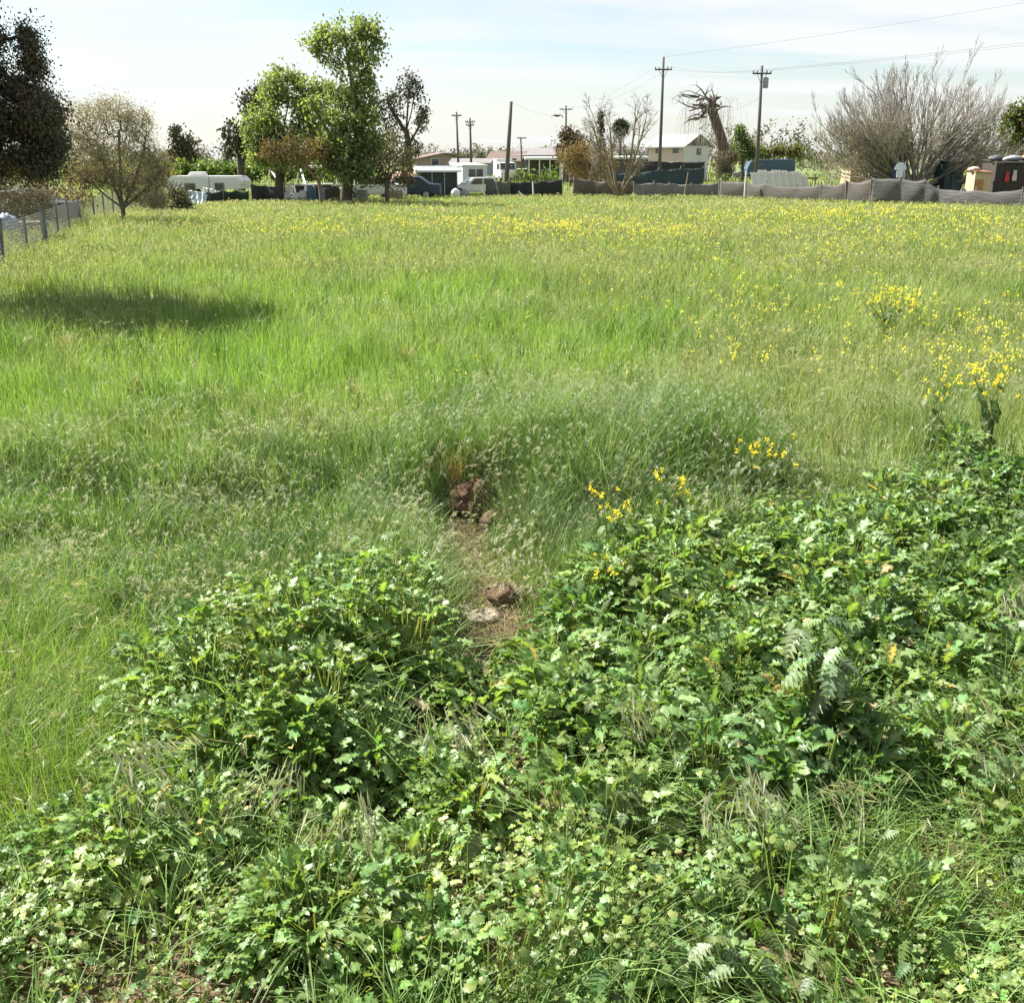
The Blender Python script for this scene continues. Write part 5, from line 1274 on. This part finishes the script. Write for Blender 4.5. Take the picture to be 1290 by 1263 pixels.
# white carport frame of pipes
Yc = 70; t = thing('carport_frame', 'bare white gabled carport frame of pipes left of the cottonwood trunk', 'carport frame', base_at(345, Yc), 0)
o_ = base_at(345, Yc)
def pp(u, v, Y): return tuple(pt(u, v, Y) - o_)
fr = [((340, 212, 71.5), (353, 232, 69), (355, 257, 69)), ((378, 210, 72), (385, 233, 69.5), (387, 255, 69.5)), ((432, 209, 73), (448, 231, 70.2), (449, 254, 70.2))]
bk = [(338, 240, 74), (374, 240, 74.5), (424, 238, 75.5)]
for (rdg, eav, ft), bq in zip(fr, bk):
    for a, b_ in ((rdg, eav), (eav, ft)):
        q = MB(); q.tube([pp(*a), pp(*b_)], .07, 6); q.build('post' if b_ is ft else 'rafter', white_m, t)
    q = MB(); e2 = (bq[0], 229, bq[2]); q.tube([pp(*rdg), pp(*e2)], .055, 6); q.build('rafter', white_m, t); q = MB(); q.tube([pp(*e2), pp(*bq)], .055, 6); q.build('post', white_m, t)
for i in range(2):
    q = MB(); q.tube([pp(*fr[i][0]), pp(*fr[i + 1][0])], .07, 6); q.build('ridge_pipe', white_m, t)
    q = MB(); q.tube([pp(*fr[i][1]), pp(*fr[i + 1][1])], .055, 6); q.build('eave_pipe', white_m, t)

# ---- vehicles
def vehicle(name, label, loc, rz, prof, width, body_m, wins, wheels, wr=.33, cat='car', extra=None):
    """side profile in (x,z), extruded across; wins: side window polygons; front is +x"""
    t = thing(name, label, cat, loc, rz)
    q = MB(); q.prism(prof, -width / 2, width / 2); q.build('body', body_m, t, .06)
    for w_ in wins:
        for sy in (-1, 1):
            q = MB(); y0 = sy * (width / 2 + .004); q.prism(w_, y0 - .012, y0 + .012); q.build('side_window', glass_m, t)
    for x_ in wheels:
        for sy in (-1, 1):
            q = MB(); q.lathe([(wr * .6, -.1), (wr * .95, -.1), (wr, -.06), (wr, .06), (wr * .95, .1), (wr * .6, .1)], (x_, sy * (width / 2 - .09), wr), 18, 'y'); wo = q.build('wheel', tyre_m, t)
            q = MB(); q.lathe([(.02, -.105), (wr * .62, -.105), (wr * .62, .105), (.02, .105)], (x_, sy * (width / 2 - .09), wr), 14, 'y'); q.build('rim', steel_m, wo)
    if extra: extra(t)
    return t
PICK = [(-2.6, .45), (2.5, .45), (2.6, .6), (2.55, .95), (1.35, 1.08), (.75, 1.72), (-.75, 1.74), (-.95, 1.12), (-2.6, 1.12)]
def pick_extra(t):
    q = MB(); q.prismx([(.0, 0), (.0, .0), (.0, 0)], 0, 0) if False else q.box((1.06, 0, 1.035), (.05, 1.45, .56), 0, (0, R(-52))); q.build('windscreen', glass_m, t)
    for sy in (-.72, .72):
        q = MB(); q.box((2.585, sy, .6), (.06, .3, .16)); q.build('headlight', mat('lamp_glass', (.7, .7, .68), .15, .05), t, .02)
    q = MB(); q.box((2.62, 0, .4), (.12, 1.7, .18)); q.build('bumper', steel_m, t, .03)
vehicle('pickup_truck', 'white pickup truck parked between the white cabin and grey green cloth panel', base_at(606, 76.8), R(-165), [(x, z * .74) for x, z in PICK], 1.75, white_m, [[(.68, .83), (.95, .85), (.62, 1.2), (.1, 1.21), (.1, .83)], [(0, .83), (0, 1.21), (-.66, 1.21), (-.8, .83)]], (1.7, -1.7), .3, 'pickup', pick_extra)
SED = [(-2.2, .35), (2.15, .35), (2.2, .65), (1.9, .85), (1.05, .98), (.45, 1.42), (-.85, 1.44), (-1.5, 1.0), (-2.2, .95)]
SW = [[(.9, 1.0), (.42, 1.36), (-.1, 1.38), (-.1, 1.0)], [(-.18, 1.0), (-.18, 1.38), (-.8, 1.38), (-1.25, 1.02)]]
vehicle('parked_car', 'white car half hidden behind the cottonwood trunk and bush', base_at(470, 71), R(185), SED, 1.7, white_m, SW, (1.35, -1.3), .32, 'car')
vehicle('parked_car', 'dark blue car in the shade between budding tree and dark shed', base_at(514, 72.5), R(178), SED, 1.7, mat('dark_blue_paint', (.035, .05, .085), .3, .1), SW, (1.35, -1.3), .32, 'car')
vehicle('parked_car', 'dark car in the bushes behind the wire fence at the left', base_at(24, 41), R(160), SED, 1.7, mat('charcoal_paint', (.05, .052, .06), .35, .1), SW, (1.35, -1.3), .32, 'car')
vehicle('parked_car', 'tiny white car parked far off left of the flat white carport', base_at(656, 128), R(185), SED, 1.7, white_m, SW, (1.35, -1.3), .32, 'car')
VAN = [(-2.6, .4), (2.3, .4), (2.4, .9), (1.9, 1.15), (1.45, 1.95), (-2.6, 2.0)]
BOXT = [(-1.2, .5), (1.3, .5), (1.35, 1.1), (1.1, 1.35), (.85, 2.1), (-.1, 2.15), (-.12, 2.5), (-1.2, 2.5)]
vehicle('box_truck', 'upright white truck cab showing above the cloth fence beside the leaning pole', base_at(636, 122), R(-70), BOXT, 1.9, white_m, [[(.95, 1.38), (.75, 2.0), (.1, 2.0), (.1, 1.38)]], (.75, -.7), .4, 'truck', lambda t: MB().box((1.0, 0, 1.72), (.05, 1.6, .66), 0, (0, R(-19))).build('windscreen', glass_m, t))
vehicle('blue_van', 'long dark blue covered vehicle on the open ground right of the transformer pole', base_at(968, 140), R(180), [(-3.0, .5), (2.9, .5), (3.0, 1.2), (2.7, 2.0), (2.2, 2.35), (-2.7, 2.4), (-3.0, 1.9)], 2.2, mat('blue_cover', (.05, .09, .14), .6, .3, 3), [[(2.4, 1.5), (2.1, 2.1), (1.4, 2.1), (1.4, 1.5)]], (2.0, -2.0), .4, 'van')
vehicle('grey_van', 'low grey vehicle left of the long blue covered one', base_at(944, 142), R(180), SED, 1.8, mat('grey_paint', (.26, .27, .29), .4, .1), SW, (1.35, -1.3), .32, 'car')

# ---- clutter under the carport frame and beside the white car
def bag(name, label, u, v, Y, rx, rz_, m, seed, cat, group=None):
    rr = np.random.default_rng(seed); V = []; n1, n2 = 16, 10; b0 = base_at(u, Y)
    for i in range(n2 + 1):
        for k in range(n1):
            ph = math.pi * i / n2; th = 2 * math.pi * k / n1
            q = 1 + .5 * (float(vn(math.cos(th) * 1.5 + 5 + seed, ph * 1.5 + math.sin(th) * 1.5, .6, seed)) - .5) + .06 * math.sin(th * 7)
            V.append((rx * q * math.sin(ph) * math.cos(th), .8 * rx * q * math.sin(ph) * math.sin(th), max(0, rz_ * (.45 + .6 * q * math.cos(ph)) )))
    q = MB(); q.raw(V, [(i * n1 + k, (i + 1) * n1 + k, (i + 1) * n1 + (k + 1) % n1, i * n1 + (k + 1) % n1) for i in range(n2) for k in range(n1)])
    o = q.build(name, m, None, smooth=True); o.location = b0 + Vector((0, 0, max(0., H(v, Y) - b0.z - rz_ * 1.0) if v < 248 else 0)); return tag(o, label, cat, group)
blue_m = mat('blue_plastic', (.10, .16, .26), .5, .2); dgrey = mat('dark_grey_plastic', (.09, .09, .10), .6, .2)
bag('sack', 'white lumpy sack at the front left foot of the carport frame', 362, 252, 68.6, .30, .5, white_m, 1, 'sack', 'white sacks under the carport frame')
bag('sack', 'white sack second from the left under the carport frame', 372, 252, 68.3, .26, .42, white_m, 2, 'sack', 'white sacks under the carport frame')
bag('sack', 'white sack rightmost of the three under the carport frame', 382, 252, 68.8, .28, .6, white_m, 3, 'sack', 'white sacks under the carport frame')
def barrel(label, u, Y, m, h=.9, r=.29, name='barrel', cat='barrel'):
    b0 = base_at(u, Y); q = MB(); q.lathe([(r * .9, 0), (r, .03), (r, h * .3), (r * 1.05, h * .33), (r, h * .36), (r, h * .64), (r * 1.05, h * .67), (r, h * .7), (r, h - .03), (r * .9, h), (r * .86, h - .02)], (0, 0, 0), 18)
    o = q.build(name, m, None, smooth=False); o.location = b0; return tag(o, label, cat)
barrel('blue plastic barrel right of the white sacks under the carport frame', 393, 68.9, blue_m, .85)
barrel('pale blue barrel beside the cottonwood trunk', 408, 68.4, mat('pale_blue_plastic', (.25, .32, .40), .5, .2), .8, .33)
barrel('dark drum next to the pale blue barrel', 401, 69.4, dgrey, .95)
def chair(label, u, Y, rz):
    t = thing('plastic_chair', label, 'chair', base_at(u, Y), rz, 'white plastic chairs under the carport frame')
    for sx in (-.22, .22):
        for sy in (-.2, .2):
            q = MB(); q.tube([(sx * 1.15, sy * 1.15, 0), (sx, sy, .43)], .028, 6); q.build('leg', white_m, t)
    q = MB(); q.box((0, 0, .45), (.5, .48, .04)); q.build('seat', white_m, t, .015)
    q = MB()
    for k in range(5): q.box((-.2 + .1 * k, .25, .68), (.07, .03, .45), 0, (R(-10), 0))
    q.box((0, .29, .90), (.5, .035, .07)); q.build('backrest', white_m, t)
chair('white plastic chair facing the field under the carport frame', 366, 69.8, .3)
chair('white plastic chair turned sideways behind the three sacks', 377, 70.2, 1.6)
def crate(label, u, Y, d, m, rz=0, z=0, cat='crate', name='crate'):
    t = thing(name, label, cat, base_at(u, Y) + Vector((0, 0, z)), rz)
    q = MB(); w_, dp, h = d
    for k in range(4):
        zz = h * (k + .5) / 4
        for sy in (-1, 1): q.box((0, sy * dp / 2, zz), (w_, .03, h / 4 - .03))
        for sx in (-1, 1): q.box((sx * w_ / 2, 0, zz), (.03, dp - .04, h / 4 - .03))
    q.box((0, 0, .03), (w_ - .04, dp - .04, .03)); q.build('slats', m, t)
    q = MB()
    for sx in (-1, 1):
        for sy in (-1, 1): q.box((sx * (w_ / 2 - .04), sy * (dp / 2 - .04), h / 2), (.05, .05, h))
    q.build('corner_posts', m, t)
crate('dark wooden crate against the cottonwood trunk', 420, 68.2, (.8, .6, .8), mat('dark_crate_wood', (.09, .07, .055), .9, .3), .2)
crate('brown wooden crate in the shade left of the dark blue car', 498, 69.4, (.9, .6, .6), wood_m, .1)
crate('grey wooden crate right of the cottonwood trunk by the white car', 456, 68.3, (.6, .5, .7), mat('grey_crate_wood', (.22, .22, .22), .9, .3), -.2)
bag('sack', 'white sack lying in front of the dark shed by the cabin', 574, 252, 74, .3, .55, white_m, 4, 'sack')
bag('sack', 'grey sack slumped in front of the white cabin corner', 586, 252, 74.6, .3, .5, mat('grey_sack', (.28, .28, .27), .8, .2), 5, 'sack')
bag('brush_pile', 'reddish heap of brick rubble left of the dark shed', 512, 252, 77.5, 1.3, 1.5, mat('brick_rubble', (.36, .19, .13), .9, .5, 14, c2=(.30, .25, .2)), 6, 'rubble heap')

# ---- yard on the right behind the shade cloth
osb = mat('pale_board', (.55, .42, .27), .85, .25, 12); rust_wood = mat('orange_board', (.36, .19, .08), .9, .3, 6); dark_wood = mat('dark_board', (.055, .045, .042), .85, .4, 5, stretch=(6, 6, .5))
Ys = 75; n_sh = 8
for i in range(n_sh):
    u = 956 + i * 8.6; b0 = base_at(u, Ys + i * .12); q = MB(); w_ = .62; hgt = [1.35, 1.5, 1.42, 1.5, 1.45, 1.38, 1.4, 1.2][i]; V = []
    for k in range(13):
        x_ = -w_ / 2 + w_ * k / 12; o = .018 * math.sin(k * math.pi / 2)
        V += [(x_, o, 0), (x_ - .28, o + .55, hgt)]
    q.raw(V, [(2 * k, 2 * k + 2, 2 * k + 3, 2 * k + 1) for k in range(12)])
    o = q.build('metal_sheet', mat('white_corrugated', (.66, .65, .60), .5, .2, 2, stretch=(1, 1, .4)), None); o.location = b0 + Vector((0, .015 * i, .25)); o.rotation_euler = (R(2), 0, R(random.uniform(-4, 4))); md = o.modifiers.new('thickness', 'SOLIDIFY'); md.thickness = .01
    nm = ['first', 'second', 'third', 'fourth', 'fifth', 'sixth', 'seventh', 'last'][i]
    tag(o, 'white corrugated metal sheet behind the brown cloth fence, %s from the left' % nm, 'metal sheet', 'leaning white metal sheets')
q = MB()
b0 = base_at(990, 76.2)
for k in (-1, 0, 1): q.box((k * 2.0, .25, .75), (.09, .09, 1.5))
q.box((0, .25, 1.2), (4.4, .06, .12)); o = q.build('sheet_rack', wood_m); o.location = b0; tag(o, 'wooden rail holding up the row of white metal sheets', 'rack')
def lean_to(name, label, u0, u1, vt, Y, m, roof_m, d_=1.4, rz=0., cat='shed', board=None, door=None):
    w_ = (u1 - u0) * mpp(Y); b0 = base_at((u0 + u1) / 2, Y + d_ / 2); t = thing(name, label, cat, b0, rz); h = H(vt, Y) - b0.z
    q = MB(); q.box((0, 0, h / 2 - .04), (w_, d_, h - .08)); q.build('wall', m, t, .01)
    q = MB(); q.box((.02, -.05, h + .0), (w_ + .12, d_ + .2, .05), 0, (R(3), R(2))); q.build('roof', roof_m, t)
    n = max(2, int(w_ / .22)); q = MB()
    for k in range(n + 1): q.box((-w_ / 2 + w_ * k / n, -d_ / 2 - .01, h / 2 - .06), (.035, .03, h - .14))
    q.build('battens', m, t)
    if door: q = MB(); q.box((door, -d_ / 2 - .04, h * .4), (.5, .03, h * .7)); q.build('door_panel', board or m, t)
    return t
lean_to('board_shed', 'pale plywood box between white metal sheets and dark panels under the big bare tree', 1062, 1088, 214, 76, osb, mat('brown_board', (.18, .12, .08), .9, .3), 1.5, .15)
lean_to('board_shed', 'long low dark panel shed right of the pale plywood box', 1090, 1134, 213, 75, mat('grey_dark_panel', (.11, .11, .12), .7, .3), mat('brown_board', (.18, .12, .08), .9, .3), 1.6, -.1)
t = lean_to('portable_toilet', 'dark green tall cabinet standing right of the bare tree trunk', 1178, 1203, 204, 71, mat('dark_green_plastic', (.022, .042, .05), .4, .2), mat('dark_green_plastic', (.022, .042, .05), .4, .2), 1.2, .25, 'cabinet', mat('cabinet_door', (.03, .055, .062), .4, .2), .1)
q = MB(); q.box((.28, -.66, .2), (.08, .04, .16)); q.build('latch', white_m, t)
lean_to('board_shed', 'pale pattern board shed with an orange upper part near the right edge', 1218, 1239, 216, 64, osb, rust_wood, 1.0, .1, 'shed', rust_wood, -.2)
t = lean_to('board_shed', 'long dark plank shed with red and white things hung on it at right', 1240, 1310, 204, 64.5, dark_wood, dark_wood, 2.2, -.04)
for x_, z_, m_, nm, lb in ((-1.05, 1.55, mat('red_cloth', (.50, .05, .05), .8, .2), 'hanging_cloth', 'red cloth hanging on the dark plank shed'), (-.62, 1.62, mat('pink_white_cloth', (.62, .50, .50), .8, .2), 'hanging_cloth', 'pinkish white cloth hanging right of the red one')):
    b0 = t.location + Vector((x_, -1.19, z_ - .35)); q = MB(); V = []
    for i in range(7):
        for k in range(7): V.append(((i - 3) * .035 * (1 + .2 * math.sin(k)), .03 * math.sin(i * 1.7 + k * .3) - .02, k * .10))
    q.raw(V, [(i * 7 + k, i * 7 + 7 + k, i * 7 + 8 + k, i * 7 + k + 1) for i in range(6) for k in range(6)]); o = q.build(nm, m_, None, smooth=True); o.location = b0; o.modifiers.new('thickness', 'SOLIDIFY').thickness = .01; tag(o, lb, 'cloth')
# things heaped on the roofs
roofz = H(204, 64.5)
def heap(label, u, Y, z, rx, rz_, m, seed, name='bundle', cat='bundle'):
    o = bag(name, label, u, 252, Y, rx, rz_, m, seed, cat); o.location.z = z; return o
heap('dark bundle on the left end of the dark plank shed roof', 1247, 65.2, roofz + .03, .4, .32, dgrey, 11)
heap('grey tarpaulin bundle in the middle of the dark plank shed roof', 1268, 65.4, roofz + .04, .55, .30, mat('grey_tarp', (.25, .26, .27), .7, .2), 12)
heap('reddish brown bundle on the right end of the dark plank shed roof', 1287, 65.3, roofz + .05, .45, .34, mat('rust_bundle', (.35, .19, .13), .9, .2), 13)
heap('pinkish rag bundle lying on the pale pattern board shed', 1222, 64.4, H(216, 64) + .02, .32, .22, mat('pink_rag', (.52, .38, .34), .9, .2), 14)
heap('dark bag standing on the ground left of the pale pattern board shed', 1211, 64.3, .0, .28, .75, dgrey, 15, 'rubbish_bag', 'bag')
# white shirt hung by the trunk
b0 = pt(1133, 224, 69.5); t = thing('hanging_shirt', 'white and pale blue shirt hung in front of the bare tree trunk', 'shirt', b0)
q = MB(); sh = [(-.20, 0), (.20, 0), (.22, .5), (.34, .45), (.40, .58), (.20, .85), (.08, .92), (-.08, .92), (-.20, .85), (-.40, .58), (-.34, .45), (-.22, .5)]
q.prism(sh, -.05, .05); q.build('cloth', mat('white_blue_cloth', (.66, .70, .80), .8, .15, 6), t, .03)
q = MB(); q.tube([(.30, .03, -.1), (.30, .03, 1.0)], .03, 6); q.build('hanger_stick', white_m, t)
q = MB(); b0 = base_at(1127, 70.5); w_ = .5; q.box((0, 0, 1.1), (.55, .06, 2.2)); q.box((0, -.05, 1.1), (.05, .05, 2.2)); o = q.build('blue_board', mat('blue_board_paint', (.04, .06, .16), .6, .2)); o.location = b0; tag(o, 'narrow dark blue board standing behind the white shirt', 'board')
bag('rubbish_bag', 'dark round bag on the grass between green cabinet and board shed', 1196, 252, 69, .35, .5, dgrey, 16, 'bag')
# pallet stack behind the wire fence, far left
for k, lb in enumerate(('bottom pallet of the stack behind the wire fence at far left', 'middle pallet of the stack behind the wire fence at far left', 'top pallet of the stack behind the wire fence at far left')):
    t = thing('pallet', lb, 'pallet', base_at(34, 37) + Vector((.03 * k, 0, .15 * k)), .4 + .06 * k, 'pallets behind the wire fence')
    q = MB()
    for i in range(7): q.box((-.55 + i * .183, 0, .13), (.11, 1.0, .022))
    q.build('deck_boards', wood_m, t); q = MB()
    for i in (-1, 0, 1): q.box((0, i * .46, .065), (1.2, .09, .105))
    q.build('bearers', wood_m, t)
bag('sack', 'bluish white sack behind the wire fence beside the pallets', 12, 252, 36, .4, .7, mat('blue_white_sack', (.25, .29, .36), .7, .2), 17, 'sack')
